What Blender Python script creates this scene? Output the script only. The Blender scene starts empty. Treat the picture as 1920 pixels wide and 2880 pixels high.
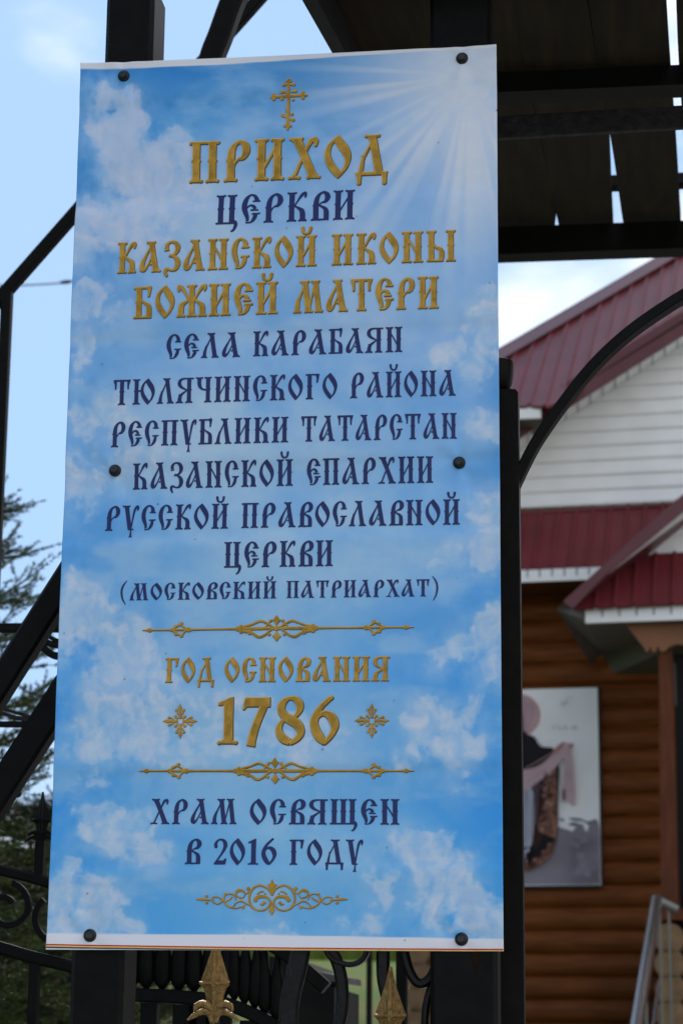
import bpy, bmesh, math, random
import numpy as np
from mathutils import Vector, Matrix
R = math.radians
sc = bpy.context.scene
col = sc.collection

# ------------------------------------------------------------------ camera
CAM = np.array([0.45672, -2.97900, 1.59993])
PITCH, YAW, ROLL, FPX = 0.241428, 0.124177, 0.009488, 6400.0
def cam_axes():
    cy, sy = math.cos(YAW), math.sin(YAW); cp, sp = math.cos(PITCH), math.sin(PITCH)
    f = np.array([-sy*cp, cy*cp, sp]); rt = np.array([cy, sy, 0.0]); up = np.cross(rt, f)
    c, s = math.cos(ROLL), math.sin(ROLL)
    return c*rt + s*up, -s*rt + c*up, f
RT, UP, FW = cam_axes()
cd = bpy.data.cameras.new("camera")
cam = bpy.data.objects.new("camera", cd); col.objects.link(cam)
cam.matrix_world = Matrix(((RT[0], UP[0], -FW[0], CAM[0]), (RT[1], UP[1], -FW[1], CAM[1]),
                           (RT[2], UP[2], -FW[2], CAM[2]), (0, 0, 0, 1)))
cd.sensor_fit = 'VERTICAL'; cd.sensor_height = 36.0; cd.sensor_width = 24.0
cd.lens = FPX/2880.0*36.0
cd.clip_start = 0.05; cd.clip_end = 3000.0
cd.dof.use_dof = True; cd.dof.focus_distance = 3.08; cd.dof.aperture_fstop = 11.0
sc.camera = cam

# ------------------------------------------------------------------ sky, sun, exposure
SUN_EL, SUN_AZ = R(36.0), R(-16.0)           # azimuth measured from +y (behind the house) towards +x
world = bpy.data.worlds.new("World"); sc.world = world
world.use_nodes = True
wt = world.node_tree; wt.nodes.clear()
def wn(kind, **kw):
    n = wt.nodes.new(kind)
    for k, v in kw.items(): setattr(n, k, v)
    return n
w_out = wn("ShaderNodeOutputWorld"); w_bg = wn("ShaderNodeBackground")
w_sky = wn("ShaderNodeTexSky", sky_type='NISHITA', sun_disc=False, sun_elevation=SUN_EL, sun_rotation=SUN_AZ)
w_sky.dust_density = 0.25; w_sky.ozone_density = 2.6; w_sky.air_density = 1.0
w_geo = wn("ShaderNodeTexCoord")
w_map = wn("ShaderNodeMapping"); w_map.inputs['Scale'].default_value = (1.0, 1.0, 2.2)
w_noise = wn("ShaderNodeTexNoise"); w_noise.inputs['Scale'].default_value = 4.2
w_noise.inputs['Detail'].default_value = 7.0; w_noise.inputs['Roughness'].default_value = 0.55
w_noise.inputs['Distortion'].default_value = 0.3
w_sep = wn("ShaderNodeSeparateXYZ")
# more cloud towards the right (behind the house) and towards the horizon
w_right = wn("ShaderNodeMapRange"); w_right.inputs['From Min'].default_value = -0.12; w_right.inputs['From Max'].default_value = 0.06
w_right.inputs['To Min'].default_value = -0.10; w_right.inputs['To Max'].default_value = 0.30
w_low = wn("ShaderNodeMapRange"); w_low.inputs['From Min'].default_value = 0.09; w_low.inputs['From Max'].default_value = 0.26
w_low.inputs['To Min'].default_value = 0.30; w_low.inputs['To Max'].default_value = 0.0
w_a1 = wn("ShaderNodeMath", operation='ADD'); w_a2 = wn("ShaderNodeMath", operation='ADD')
w_ramp = wn("ShaderNodeMapRange", interpolation_type='SMOOTHSTEP')
w_ramp.inputs['From Min'].default_value = 0.50; w_ramp.inputs['From Max'].default_value = 0.78
w_mix = wn("ShaderNodeMixRGB"); w_mix.inputs['Color2'].default_value = (12.2, 12.6, 13.4, 1.0)
w_base = wn("ShaderNodeMixRGB"); w_base.inputs['Color2'].default_value = (4.75, 7.35, 11.3, 1.0)   # thin bright haze on the sun's side of the sky
w_front = wn("ShaderNodeMapRange", interpolation_type='SMOOTHSTEP'); w_front.inputs['From Min'].default_value = -0.35; w_front.inputs['From Max'].default_value = 0.85
w_front.inputs['To Min'].default_value = 0.12; w_front.inputs['To Max'].default_value = 0.85
L = wt.links
L.new(w_geo.outputs['Generated'], w_map.inputs['Vector']); L.new(w_map.outputs[0], w_noise.inputs['Vector'])
L.new(w_geo.outputs['Generated'], w_sep.inputs[0])
L.new(w_sep.outputs['X'], w_right.inputs['Value']); L.new(w_sep.outputs['Z'], w_low.inputs['Value'])
L.new(w_noise.outputs['Fac'], w_a1.inputs[0]); L.new(w_right.outputs[0], w_a1.inputs[1])
L.new(w_a1.outputs[0], w_a2.inputs[0]); L.new(w_low.outputs[0], w_a2.inputs[1])
# one small cloud of its own, high on the left
w_dist = wn("ShaderNodeVectorMath", operation='DISTANCE'); w_dist.inputs[1].default_value = (-0.2303, 0.8718, 0.4323)
w_puff = wn("ShaderNodeMapRange", interpolation_type='SMOOTHSTEP'); w_puff.inputs['From Min'].default_value = 0.004; w_puff.inputs['From Max'].default_value = 0.042
w_puff.inputs['To Min'].default_value = 0.15; w_puff.inputs['To Max'].default_value = 0.0
w_a3 = wn("ShaderNodeMath", operation='ADD')
L.new(w_geo.outputs['Generated'], w_dist.inputs[0]); L.new(w_dist.outputs['Value'], w_puff.inputs['Value'])
L.new(w_a2.outputs[0], w_a3.inputs[0]); L.new(w_puff.outputs[0], w_a3.inputs[1])
L.new(w_a3.outputs[0], w_ramp.inputs['Value']); L.new(w_ramp.outputs[0], w_mix.inputs['Fac'])
L.new(w_sky.outputs[0], w_base.inputs['Color1']); L.new(w_sep.outputs['Y'], w_front.inputs['Value']); L.new(w_front.outputs[0], w_base.inputs['Fac'])
L.new(w_base.outputs[0], w_mix.inputs['Color1']); L.new(w_mix.outputs[0], w_bg.inputs['Color'])
w_bg.inputs['Strength'].default_value = 0.088
L.new(w_bg.outputs[0], w_out.inputs['Surface'])

sd = bpy.data.lights.new("sun", 'SUN'); sd.energy = 3.2; sd.angle = R(0.6); sd.color = (1.0, 0.95, 0.86)
sun = bpy.data.objects.new("sun", sd); col.objects.link(sun)
sv = Vector((math.sin(SUN_AZ)*math.cos(SUN_EL), math.cos(SUN_AZ)*math.cos(SUN_EL), math.sin(SUN_EL)))
sun.rotation_euler = sv.to_track_quat('Z', 'Y').to_euler(); sun.location = (4, 12, 12)

sc.view_settings.view_transform = 'Standard'; sc.view_settings.look = 'None'
sc.view_settings.exposure = 0.18; sc.view_settings.gamma = 1.0; sc.view_settings.use_curve_mapping = False
sc.cycles.max_bounces = 8; sc.cycles.caustics_reflective = False; sc.cycles.caustics_refractive = False

# ------------------------------------------------------------------ helpers
def ray(X, Y):                              # X, Y in the measuring grid (1568 wide)
    return FW + RT*((X*1.2244898-960)/FPX) - UP*((Y*1.2244898-1440)/FPX)
def at(X, Y, y):
    d = ray(X, Y); return CAM + d*((y-CAM[1])/d[1])
def onplane(X, Y, p, n):
    d = ray(X, Y); return CAM + d*(np.dot(np.asarray(p)-CAM, n)/np.dot(d, n))
def project(P):
    d = np.asarray(P, float)-CAM; z = d@FW
    return (960+FPX*(d@RT)/z)/1.2244898, (1440-FPX*(d@UP)/z)/1.2244898
def lin(c):
    c = np.asarray(c, float)/255.0
    return np.where(c <= 0.04045, c/12.92, ((c+0.055)/1.055)**2.4)

def tag(o, label=None, cat=None, group=None, kind=None):
    if label: o['label'] = label
    if cat: o['category'] = cat
    if group: o['group'] = group
    if kind: o['kind'] = kind
    return o
def thing(name, label, cat, loc=(0, 0, 0), group=None):
    o = bpy.data.objects.new(name, None); col.objects.link(o); o.location = tuple(float(a) for a in loc)
    o.empty_display_size = 0.1
    return tag(o, label, cat, group)
def world_loc(o):
    v = Vector((0, 0, 0))
    while o is not None:
        v = v + o.location; o = o.parent
    return v

class MB:
    def __init__(s): s.v = []; s.f = []; s.m = []
    def add(s, vs, fs, m=0):
        b = len(s.v); s.v += [tuple(float(c) for c in p) for p in vs]
        s.f += [tuple(i+b for i in f) for f in fs]; s.m += [m]*len(fs); return s
    def poly(s, pts, m=0): return s.add(pts, [tuple(range(len(pts)))], m)
    def prism(s, pts, vec, m=0):
        n = len(pts); vec = np.asarray(vec, float); a = [np.asarray(p, float) for p in pts]; b = [p+vec for p in a]
        fs = [tuple(range(n)), tuple(range(2*n-1, n-1, -1))]+[(i, i+n, (i+1) % n+n, (i+1) % n) for i in range(n)]
        return s.add(a+b, fs, m)
    def box(s, x0, x1, y0, y1, z0, z1, m=0):
        return s.prism([(x0, y0, z0), (x1, y0, z0), (x1, y0, z1), (x0, y0, z1)], (0, y1-y0, 0), m)
    def sweep(s, path, prof, m=0, ref=(0, 1, 0), scale=None, caps=True):   # prof: (side, ref) pairs
        P = [np.asarray(p, float) for p in path]; n = len(P); k = len(prof); ref0 = np.asarray(ref, float); vs = []
        for i in range(n):
            t = P[min(i+1, n-1)]-P[max(i-1, 0)]; t /= np.linalg.norm(t)+1e-12
            r = ref0-t*np.dot(ref0, t); r /= np.linalg.norm(r)+1e-12; sd_ = np.cross(t, r)
            q = 1.0 if scale is None else scale[i]
            for a, b in prof: vs.append(P[i]+sd_*a*q+r*b*q)
        fs = [(i*k+j, i*k+(j+1) % k, (i+1)*k+(j+1) % k, (i+1)*k+j) for i in range(n-1) for j in range(k)]
        if caps: fs += [tuple(range(k-1, -1, -1)), tuple((n-1)*k+j for j in range(k))]
        return s.add(vs, fs, m)
    def tube(s, path, r, n=10, m=0, ref=(0.1, 1, 0.05), scale=None):
        return s.sweep(path, [(r*math.cos(2*math.pi*j/n), r*math.sin(2*math.pi*j/n)) for j in range(n)], m, ref, scale)
    def bar(s, path, w, d, m=0, ref=(0, 1, 0), ch=0.12):   # rectangular bar with softened corners
        c = ch*min(w, d); a, b = w/2, d/2
        return s.sweep(path, [(-a+c, -b), (a-c, -b), (a, -b+c), (a, b-c), (a-c, b), (-a+c, b), (-a, b-c), (-a, -b+c)], m, ref)
    def lathe(s, base, prof, n=16, m=0, axis=(0, 0, 1), flat=1.0):
        ax = np.asarray(axis, float); ax /= np.linalg.norm(ax)
        e = np.cross(ax, (0, 1, 0) if abs(ax[1]) < 0.9 else (1, 0, 0)); e /= np.linalg.norm(e); g = np.cross(ax, e)
        vs = []; base = np.asarray(base, float)
        for r, h in prof:
            for j in range(n):
                t = 2*math.pi*j/n
                vs.append(base+ax*h+e*r*math.cos(t)+g*r*math.sin(t)*flat)
        k = len(prof)
        fs = [(i*n+j, i*n+(j+1) % n, (i+1)*n+(j+1) % n, (i+1)*n+j) for i in range(k-1) for j in range(n)]
        fs += [tuple(range(n-1, -1, -1)), tuple((k-1)*n+j for j in range(n))]
        return s.add(vs, fs, m)
    def build(s, name, mats, parent=None, smooth=False, fix=True):
        me = bpy.data.meshes.new(name)
        off = np.array(world_loc(parent)) if parent is not None else np.zeros(3)
        me.from_pydata([tuple(np.asarray(p)-off) for p in s.v], [], s.f)
        if not isinstance(mats, (list, tuple)): mats = [mats]
        for mt in mats: me.materials.append(mt)
        me.polygons.foreach_set('material_index', s.m)
        if fix:
            bm = bmesh.new(); bm.from_mesh(me); bmesh.ops.recalc_face_normals(bm, faces=bm.faces); bm.to_mesh(me); bm.free()
        if smooth:
            me.polygons.foreach_set('use_smooth', [True]*len(me.polygons))
            try: me.set_sharp_from_angle(angle=R(40))
            except Exception: pass
        me.update()
        o = bpy.data.objects.new(name, me); col.objects.link(o)
        if parent is not None: o.parent = parent
        return o
def spline(pts, n=8):                        # Catmull-Rom through rows of any width
    P = [np.asarray(p, float) for p in pts]
    if len(P) < 3:
        return [P[0]+(P[-1]-P[0])*t for t in np.linspace(0, 1, n+1)]
    P = [2*P[0]-P[1]]+P+[2*P[-1]-P[-2]]; out = []
    for i in range(1, len(P)-2):
        a, b, c, d = P[i-1:i+3]
        for t in np.linspace(0, 1, n, endpoint=False):
            out.append(0.5*((2*b)+(c-a)*t+(2*a-5*b+4*c-d)*t*t+(3*b-a-3*c+d)*t**3))
    out.append(P[-2]); return out

# ------------------------------------------------------------------ materials
def mat(name, rgb, rough=0.6, metal=0.0, vary=0.0, scale=20.0, bump=0.0, bscale=60.0, rgb2=None, stretch=None, spec=0.5):
    m = bpy.data.materials.new(name); m.use_nodes = True; t = m.node_tree; b = t.nodes['Principled BSDF']
    b.inputs['Roughness'].default_value = rough; b.inputs['Metallic'].default_value = metal
    b.inputs['Specular IOR Level'].default_value = spec
    b.inputs['Base Color'].default_value = (*rgb, 1)
    tc = t.nodes.new("ShaderNodeTexCoord"); mp = t.nodes.new("ShaderNodeMapping")
    if stretch: mp.inputs['Scale'].default_value = stretch
    t.links.new(tc.outputs['Object'], mp.inputs['Vector'])
    if vary > 0 or rgb2 is not None:
        nz = t.nodes.new("ShaderNodeTexNoise"); nz.inputs['Scale'].default_value = scale; nz.inputs['Detail'].default_value = 6
        t.links.new(mp.outputs[0], nz.inputs['Vector'])
        cr = t.nodes.new("ShaderNodeValToRGB"); cr.color_ramp.elements[0].position = 0.32; cr.color_ramp.elements[1].position = 0.68
        lo = tuple(c*(1-vary) for c in rgb); hi = tuple(c*(1+vary) for c in rgb) if rgb2 is None else rgb2
        cr.color_ramp.elements[0].color = (*lo, 1); cr.color_ramp.elements[1].color = (*hi, 1)
        t.links.new(nz.outputs['Fac'], cr.inputs['Fac']); t.links.new(cr.outputs[0], b.inputs['Base Color'])
    if bump > 0:
        nb = t.nodes.new("ShaderNodeTexNoise"); nb.inputs['Scale'].default_value = bscale; nb.inputs['Detail'].default_value = 5
        t.links.new(mp.outputs[0], nb.inputs['Vector'])
        bp = t.nodes.new("ShaderNodeBump"); bp.inputs['Strength'].default_value = bump; bp.inputs['Distance'].default_value = 0.01
        t.links.new(nb.outputs['Fac'], bp.inputs['Height']); t.links.new(bp.outputs[0], b.inputs['Normal'])
    return m
M = {}
M['paint'] = mat("black_enamel", (0.0042, 0.0039, 0.004), 0.5, vary=0.35, scale=35, bump=0.05, bscale=140, spec=.10)
M['iron'] = mat("forged_black_iron", (0.006, 0.006, 0.0075), 0.32, vary=0.3, scale=50, bump=0.12, bscale=70, spec=.17)
M['iron_dull'] = mat("dull_black_iron", (0.0045, 0.0045, 0.005), 0.55, vary=0.3, scale=40, bump=0.08, spec=.12)
M['gold_iron'] = mat("gold_bronze_paint", (0.27, 0.160, 0.050), 0.45, metal=0.3, vary=0.4, scale=160, bump=0.6, bscale=420)
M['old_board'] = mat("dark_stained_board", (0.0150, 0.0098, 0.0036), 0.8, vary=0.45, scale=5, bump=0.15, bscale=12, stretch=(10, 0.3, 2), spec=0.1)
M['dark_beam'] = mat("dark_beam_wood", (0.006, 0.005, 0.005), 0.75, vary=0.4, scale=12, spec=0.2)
M['bar_rough'] = mat("rough_tie_bar", (0.014, 0.013, 0.015), 0.6, vary=0.5, scale=60, bump=0.4, bscale=110, spec=.2)
M['rubber'] = mat("screw_black", (0.007, 0.008, 0.008), 0.4, vary=0.2, spec=.35)
M['log'] = mat("orange_stained_log", (0.160, 0.050, 0.0125), 0.5, vary=0.28, scale=5, stretch=(0.7, 0.7, 6), bump=0.12, spec=0.12)
M['log_cut'] = mat("sawn_log_end", (0.19, 0.115, 0.055), 0.8, vary=0.25, scale=14)
M['brown_wood'] = mat("brown_porch_wood", (0.11, 0.034, 0.014), 0.55, vary=0.25, scale=8, stretch=(4, 4, 0.6), spec=.15)
M['roof_red'] = mat("wine_red_sheet_roof", (0.145, 0.022, 0.028), 0.42, vary=0.14, scale=3, spec=.28)
M['trim_red'] = mat("wine_red_trim", (0.115, 0.026, 0.032), 0.42, vary=0.1, scale=3)
M['siding'] = mat("white_vinyl_siding", (0.86, 0.86, 0.87), 0.5, vary=0.05, scale=4)
M['seam'] = mat("dark_seam_line", (0.16, 0.16, 0.16), 0.8)  # dark grey strips laid along the panel joints
M['screw_head'] = mat("worn_screw_head", (0.022, 0.023, 0.024), 0.35, vary=0.5, scale=400, spec=.5)
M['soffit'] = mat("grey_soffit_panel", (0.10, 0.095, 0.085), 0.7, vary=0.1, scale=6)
M['chrome'] = mat("polished_steel_tube", (0.80, 0.82, 0.84), 0.26, metal=1.0)
M['bark'] = mat("spruce_bark", (0.05, 0.035, 0.022), 0.9, vary=0.4, scale=30, bump=0.6)
M['needle'] = mat("spruce_needle", (0.026, 0.046, 0.010), 0.6, rgb2=(0.072, 0.102, 0.020), scale=9, spec=.2)
M['needle_dark'] = mat("dark_spruce_needle", (0.008, 0.017, 0.004), 0.7, rgb2=(0.022, 0.040, 0.009), scale=6, spec=.15)
M['glass_dark'] = mat("dark_porch_door", (0.007, 0.007, 0.007), 0.5, spec=.15)
M['galv'] = mat("green_profiled_sheet", (0.095, 0.135, 0.022), 0.6, vary=0.2, scale=2, spec=.1)
M['wire'] = mat("black_cable", (0.012, 0.013, 0.015), 0.6)
# ------------------------------------------------------------------ lettering: old Slavonic capitals drawn as pen strokes
class Pen:                                   # collects polygons of one printed colour layer
    def __init__(s): s.poly = []
    def rib(s, pts, e=0.0, rnd=False, n=7):
        P = spline(pts, n); P = [np.asarray(p, float) for p in P]
        m = len(P); Lf = []; Rt = []
        for i in range(m):
            t = P[min(i+1, m-1)][:2]-P[max(i-1, 0)][:2]; t = t/(np.linalg.norm(t)+1e-9)
            nrm = np.array([-t[1], t[0]]); w = max(P[i][2]/2+e, 0.004); c = P[i][:2].copy()
            if not rnd:
                if i == 0: c = c-t*e
                if i == m-1: c = c+t*e
            Lf.append(c+nrm*w); Rt.append(c-nrm*w)
        for i in range(m-1): s.poly.append([Lf[i], Lf[i+1], Rt[i+1], Rt[i]])
        if rnd:
            for q in (P[0], P[-1]): s.dot(q[0], q[1], q[2]/2, e)
        return s
    def dot(s, x, y, r, e=0.0, n=12):
        r = max(r+e, 0.003)
        s.poly.append([np.array([x+r*math.cos(2*math.pi*k/n), y+r*math.sin(2*math.pi*k/n)]) for k in range(n)])
    def shape(s, pts, e=0.0):
        P = [np.asarray(p, float) for p in pts]; c = sum(P)/len(P)
        s.poly.append([p+(p-c)/(np.linalg.norm(p-c)+1e-9)*e for p in P])
    def ring(s, outer, inner, e=0.0, n=7):   # outer/inner: (right half, left half), each open splines
        O = []; I = []
        for h in outer: O += spline(h, n)
        for h in inner: I += spline(h, n)
        O = np.array(O); I = np.array(I); co = O.mean(0); ci = I.mean(0)
        O = O+(O-co)/np.linalg.norm(O-co, axis=1)[:, None]*e; I = I-(I-ci)/np.linalg.norm(I-ci, axis=1)[:, None]*e
        k = len(O); j = np.round(np.linspace(0, len(I)-1, k)).astype(int); I = I[j]
        for i in range(k-1): s.poly.append([O[i], O[i+1], I[i+1], I[i]])
        s.poly.append([O[-1], O[0], I[0], I[-1]])
SW = 0.172
def serif(p, e, x, y, hw=0.125, d=1, sw=SW):
    p.rib([(x-hw, y+d*0.024, .05), (x+hw, y+d*0.024, .05)], e, n=2)
    p.dot(x-hw, y+d*0.018, .034, e); p.dot(x+hw, y+d*0.018, .034, e)
    p.rib([(x, y+d*0.03, sw*1.5), (x, y+d*0.055, sw*1.2), (x, y+d*0.09, sw)], e, n=3)
def bumpmark(p, e, x, y=.52, sd=0):
    for s_ in ((-1, 1) if sd == 0 else (sd,)):
        a = x+s_*SW/2
        p.shape([(a-s_*.02, y+.06), (a+s_*.028, y+.012), (a+s_*.028, y-.012), (a-s_*.02, y-.06)], e*.6)
def stem(p, e, x, top=True, bot=True, bump=0, y0=0., y1=1., hw=.125):
    p.rib([(x, y0+.01, SW), (x, (y0+y1)/2, SW*.97), (x, y1-.01, SW)], e, n=6)
    if top: serif(p, e, x, 1, hw, -1)
    if bot: serif(p, e, x, 0, hw, 1)
    if bump is not None: bumpmark(p, e, x, .52, bump)
def leaf(p, e, dx=0., sx=1.):
    f = lambda q: [(dx+a*sx, b) for a, b in q]
    p.ring((f([(.335, 1.03), (.46, .88), (.57, .72), (.625, .55), (.61, .38), (.53, .2), (.42, .07), (.315, -.03)]),
            f([(.315, -.03), (.19, .1), (.07, .27), (.01, .43), (.005, .58), (.06, .76), (.18, .91), (.335, 1.03)])),
           (f([(.235, .865), (.31, .74), (.41, .6), (.475, .48), (.495, .38), (.48, .29), (.445, .21), (.385, .125)]),
            f([(.385, .125), (.3, .23), (.2, .37), (.14, .5), (.13, .6), (.145, .7), (.18, .79), (.235, .865)])), e)
def karms(p, e, x, s=1):
    q = lambda L_: [(x+s*a, b, w) for a, b, w in L_]
    p.rib(q([(.07, .5, .05), (.17, .66, .055), (.25, .8, .075), (.33, .91, .10), (.40, .955, .11), (.455, .955, .09)]), e)
    p.rib(q([(.43, .97, .10), (.45, .90, .085), (.435, .83, .055)]), e, rnd=True)
    p.rib(q([(.07, .56, .05), (.15, .49, .065), (.25, .425, .10), (.325, .36, .15), (.355, .27, .172), (.36, .14, .17), (.36, .01, .17)]), e)
    serif(p, e, x+s*.36, 0, .105)
def cleft(p, e):
    p.rib([(.49, .74, .15), (.485, .83, .14), (.43, .93, .10), (.34, .978, .06), (.24, .945, .08), (.15, .83, .14), (.10, .66, .17), (.10, .5, .17), (.145, .34, .15), (.195, .2, .115), (.205, .07, .085)], e)
    p.rib([(.18, .02, .045), (.30, .025, .05), (.38, .09, .10), (.445, .2, .13), (.475, .31, .115)], e)
    p.dot(.175, .022, .03, e)
def g_p(p, e): stem(p, e, .165, top=False); stem(p, e, .565, top=False); p.rib([(.03, .972, .058), (.70, .972, .058)], e, n=2); p.dot(.03, .965, .036, e); p.dot(.70, .965, .036, e)
def bowl(p, e, s=1.0, low=.50):
    k = lambda y: 1-(1-y)*(1-low)/.5
    p.rib([(.165, .01, SW), (.165, .45, SW), (.172, .62, .17), (.20, .77, .145), (.265, .89, .10), (.37, .968, .06)], e)
    p.rib([(.35, .968, .06), (.44, k(.95), .10), (.515, k(.87), .155), (.54, k(.76), .175), (.515, k(.65), .15), (.45, k(.56), .10), (.365, k(.535), .055), (.29, k(.47), .045), (.235, k(.37), .04)], e)
    p.dot(.395, k(.545), .035, e); serif(p, e, .16, 0, .125); bumpmark(p, e, .165, .5, -1)
def g_r(p, e): bowl(p, e)
def g_i(p, e): stem(p, e, .16, bump=-1); stem(p, e, .55, bump=1); p.rib([(.225, .30, .055), (.36, .52, .05), (.485, .74, .055)], e)
def g_j(p, e): g_i(p, e); p.rib([(.215, 1.26, .10), (.235, 1.15, .085), (.29, 1.085, .07), (.355, 1.07, .065), (.42, 1.085, .07), (.475, 1.15, .085), (.495, 1.26, .10)], e, rnd=True)
def g_h(p, e):
    p.rib([(.19, .97, .19), (.40, .5, .17), (.59, .03, .19)], e); serif(p, e, .18, 1, .13, -1); serif(p, e, .60, 0, .13)
    p.rib([(.13, .03, .06), (.22, .25, .06), (.32, .47, .055), (.42, .68, .06), (.48, .82, .085), (.55, .925, .105), (.63, .955, .09)], e); serif(p, e, .13, 0, .11, 1, .07)
    p.rib([(.63, .96, .10), (.665, .90, .09), (.65, .80, .05)], e, rnd=True)
def g_o(p, e): leaf(p, e)
def g_d(p, e):
    p.rib([(.40, .985, .17), (.475, .55, .17), (.56, .05, .18)], e); serif(p, e, .40, 1, .15, -1)
    p.rib([(.37, .80, .04), (.28, .62, .05), (.19, .45, .055), (.145, .27, .08), (.11, .06, .10)], e); p.dot(.17, .48, .03, e)
    p.rib([(.04, .055, .07), (.72, .055, .07)], e, n=3)
    p.rib([(.065, .085, .14), (.075, -.03, .10), (.075, -.17, .075)], e); p.rib([(.69, .085, .14), (.69, -.03, .10), (.69, -.17, .08)], e); p.dot(.075, -.17, .045, e); p.dot(.69, -.17, .048, e)
def g_c(p, e):                               # tse
    stem(p, e, .15, bot=False); stem(p, e, .52, bot=False); p.rib([(.02, .028, .06), (.66, .028, .06)], e, n=2); p.dot(.02, .028, .035, e)
    p.rib([(.63, .06, .12), (.655, -.02, .12), (.63, -.12, .10), (.58, -.21, .075), (.52, -.245, .06)], e, rnd=True)
def g_e(p, e):
    cleft(p, e); p.rib([(.36, .755, .05), (.585, .755, .05)], e, n=2); p.dot(.585, .755, .03, e)
    p.rib([(.17, .50, .045), (.24, .585, .06), (.32, .61, .07), (.40, .57, .10), (.445, .48, .12)], e)
    p.rib([(.33, .44, .05), (.53, .44, .05)], e, n=2); p.dot(.335, .445, .033, e); p.dot(.53, .44, .028, e)
    p.rib([(.37, .315, .05), (.595, .315, .05)], e, n=2); p.dot(.595, .322, .03, e); p.dot(.375, .305, .03, e)
def g_s(p, e):
    cleft(p, e); p.rib([(.36, .70, .05), (.59, .70, .05)], e, n=2); p.dot(.585, .70, .03, e); p.rib([(.485, .74, .14), (.48, .69, .16)], e, n=2)
    p.rib([(.455, .22, .13), (.485, .38, .11)], e, n=3); p.rib([(.36, .395, .05), (.59, .395, .05)], e, n=2); p.dot(.59, .40, .03, e); p.dot(.365, .39, .03, e)
def g_k(p, e): stem(p, e, .165, bump=-1); karms(p, e, .165)
def g_v(p, e):
    bowl(p, e, low=.58); p.rib([(.225, .56, .045), (.31, .49, .06), (.41, .435, .09), (.48, .36, .14), (.505, .25, .165), (.505, .03, .165)], e); p.rib([(.03, .028, .056), (.58, .028, .056)], e, n=2)
def g_a(p, e):
    p.rib([(.41, .985, .17), (.495, .5, .17), (.585, .03, .18)], e); serif(p, e, .40, 1, .125, -1); serif(p, e, .60, 0, .12)
    p.rib([(.385, .84, .045), (.30, .68, .06), (.20, .50, .085), (.12, .32, .125), (.085, .17, .155), (.125, .075, .14), (.205, .10, .09), (.29, .22, .055), (.37, .38, .045), (.44, .55, .04)], e)
    p.dot(.09, .10, .075, e); p.dot(.405, .265, .034, e)
def g_z(p, e):
    p.rib([(.085, .75, .13), (.09, .85, .115), (.16, .94, .08), (.27, .972, .06), (.40, .93, .12), (.475, .80, .17), (.455, .66, .13), (.36, .55, .075), (.22, .515, .055)], e)
    p.rib([(.02, .70, .045), (.16, .715, .045)], e, n=2); p.dot(.21, .515, .045, e)
    p.rib([(.24, .51, .05), (.35, .475, .08), (.45, .38, .15), (.485, .24, .175), (.44, .1, .13), (.33, .03, .07), (.22, .045, .06), (.12, .08, .085), (.055, .04, .11), (.06, -.06, .10), (.105, -.15, .07)], e, rnd=True)
def g_n(p, e): stem(p, e, .16, bump=-1); stem(p, e, .55, bump=1); p.rib([(.225, .74, .055), (.36, .53, .05), (.485, .31, .055)], e)
def g_y(p, e):                               # yery
    stem(p, e, .16, bot=False, bump=-1); p.rib([(.225, .57, .045), (.32, .475, .07), (.43, .425, .10), (.50, .34, .145), (.51, .2, .16), (.485, .03, .15)], e); p.rib([(.02, .028, .056), (.55, .028, .056)], e, n=2); stem(p, e, .82)
def g_b(p, e):
    stem(p, e, .16, top=False, bot=False, bump=-1); p.rib([(.03, .972, .058), (.57, .972, .058)], e, n=2); p.dot(.03, .965, .036, e)
    p.rib([(.50, .96, .15), (.51, .86, .09), (.49, .70, .055)], e, rnd=True)
    p.rib([(.225, .60, .045), (.31, .52, .06), (.41, .455, .09), (.48, .38, .14), (.50, .27, .165), (.50, .03, .165)], e); p.rib([(.02, .028, .056), (.575, .028, .056)], e, n=2); p.dot(.02, .028, .034, e)
def g_zh(p, e): stem(p, e, .46, bump=None); karms(p, e, .46, 1); karms(p, e, .46, -1)
def g_m(p, e):
    p.rib([(.38, .985, .18), (.44, .5, .17), (.51, .03, .18)], e); serif(p, e, .37, 1, .125, -1); serif(p, e, .51, 0, .11)
    p.rib([(.75, .985, .17), (.81, .5, .165), (.87, .03, .17)], e); serif(p, e, .75, 1, .12, -1); serif(p, e, .875, 0, .11)
    p.rib([(.56, .22, .05), (.63, .5, .05), (.70, .80, .05)], e)
    p.rib([(.34, .80, .045), (.25, .60, .06), (.16, .40, .10), (.115, .22, .14), (.11, .02, .16)], e); serif(p, e, .11, 0, .10, 1, .15)
def g_t(p, e):
    stem(p, e, .37, top=False); p.rib([(.03, .965, .07), (.71, .965, .07)], e, n=2); p.dot(.03, .968, .038, e); p.dot(.71, .968, .038, e)
    for x, s in ((.085, 1), (.655, -1)): p.rib([(x-.015*s, .95, .14), (x+.01*s, .80, .085), (x+.01*s, .64, .06)], e, rnd=False); p.dot(x+.01*s, .645, .036, e)
def g_l(p, e):
    p.rib([(.40, .985, .17), (.475, .5, .165), (.555, .03, .175)], e); serif(p, e, .39, 1, .125, -1); serif(p, e, .565, 0, .115)
    p.rib([(.37, .82, .045), (.27, .60, .06), (.18, .41, .085), (.13, .22, .125), (.115, .02, .15)], e); p.dot(.165, .455, .03, e); serif(p, e, .11, 0, .10, 1, .14)
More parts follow.
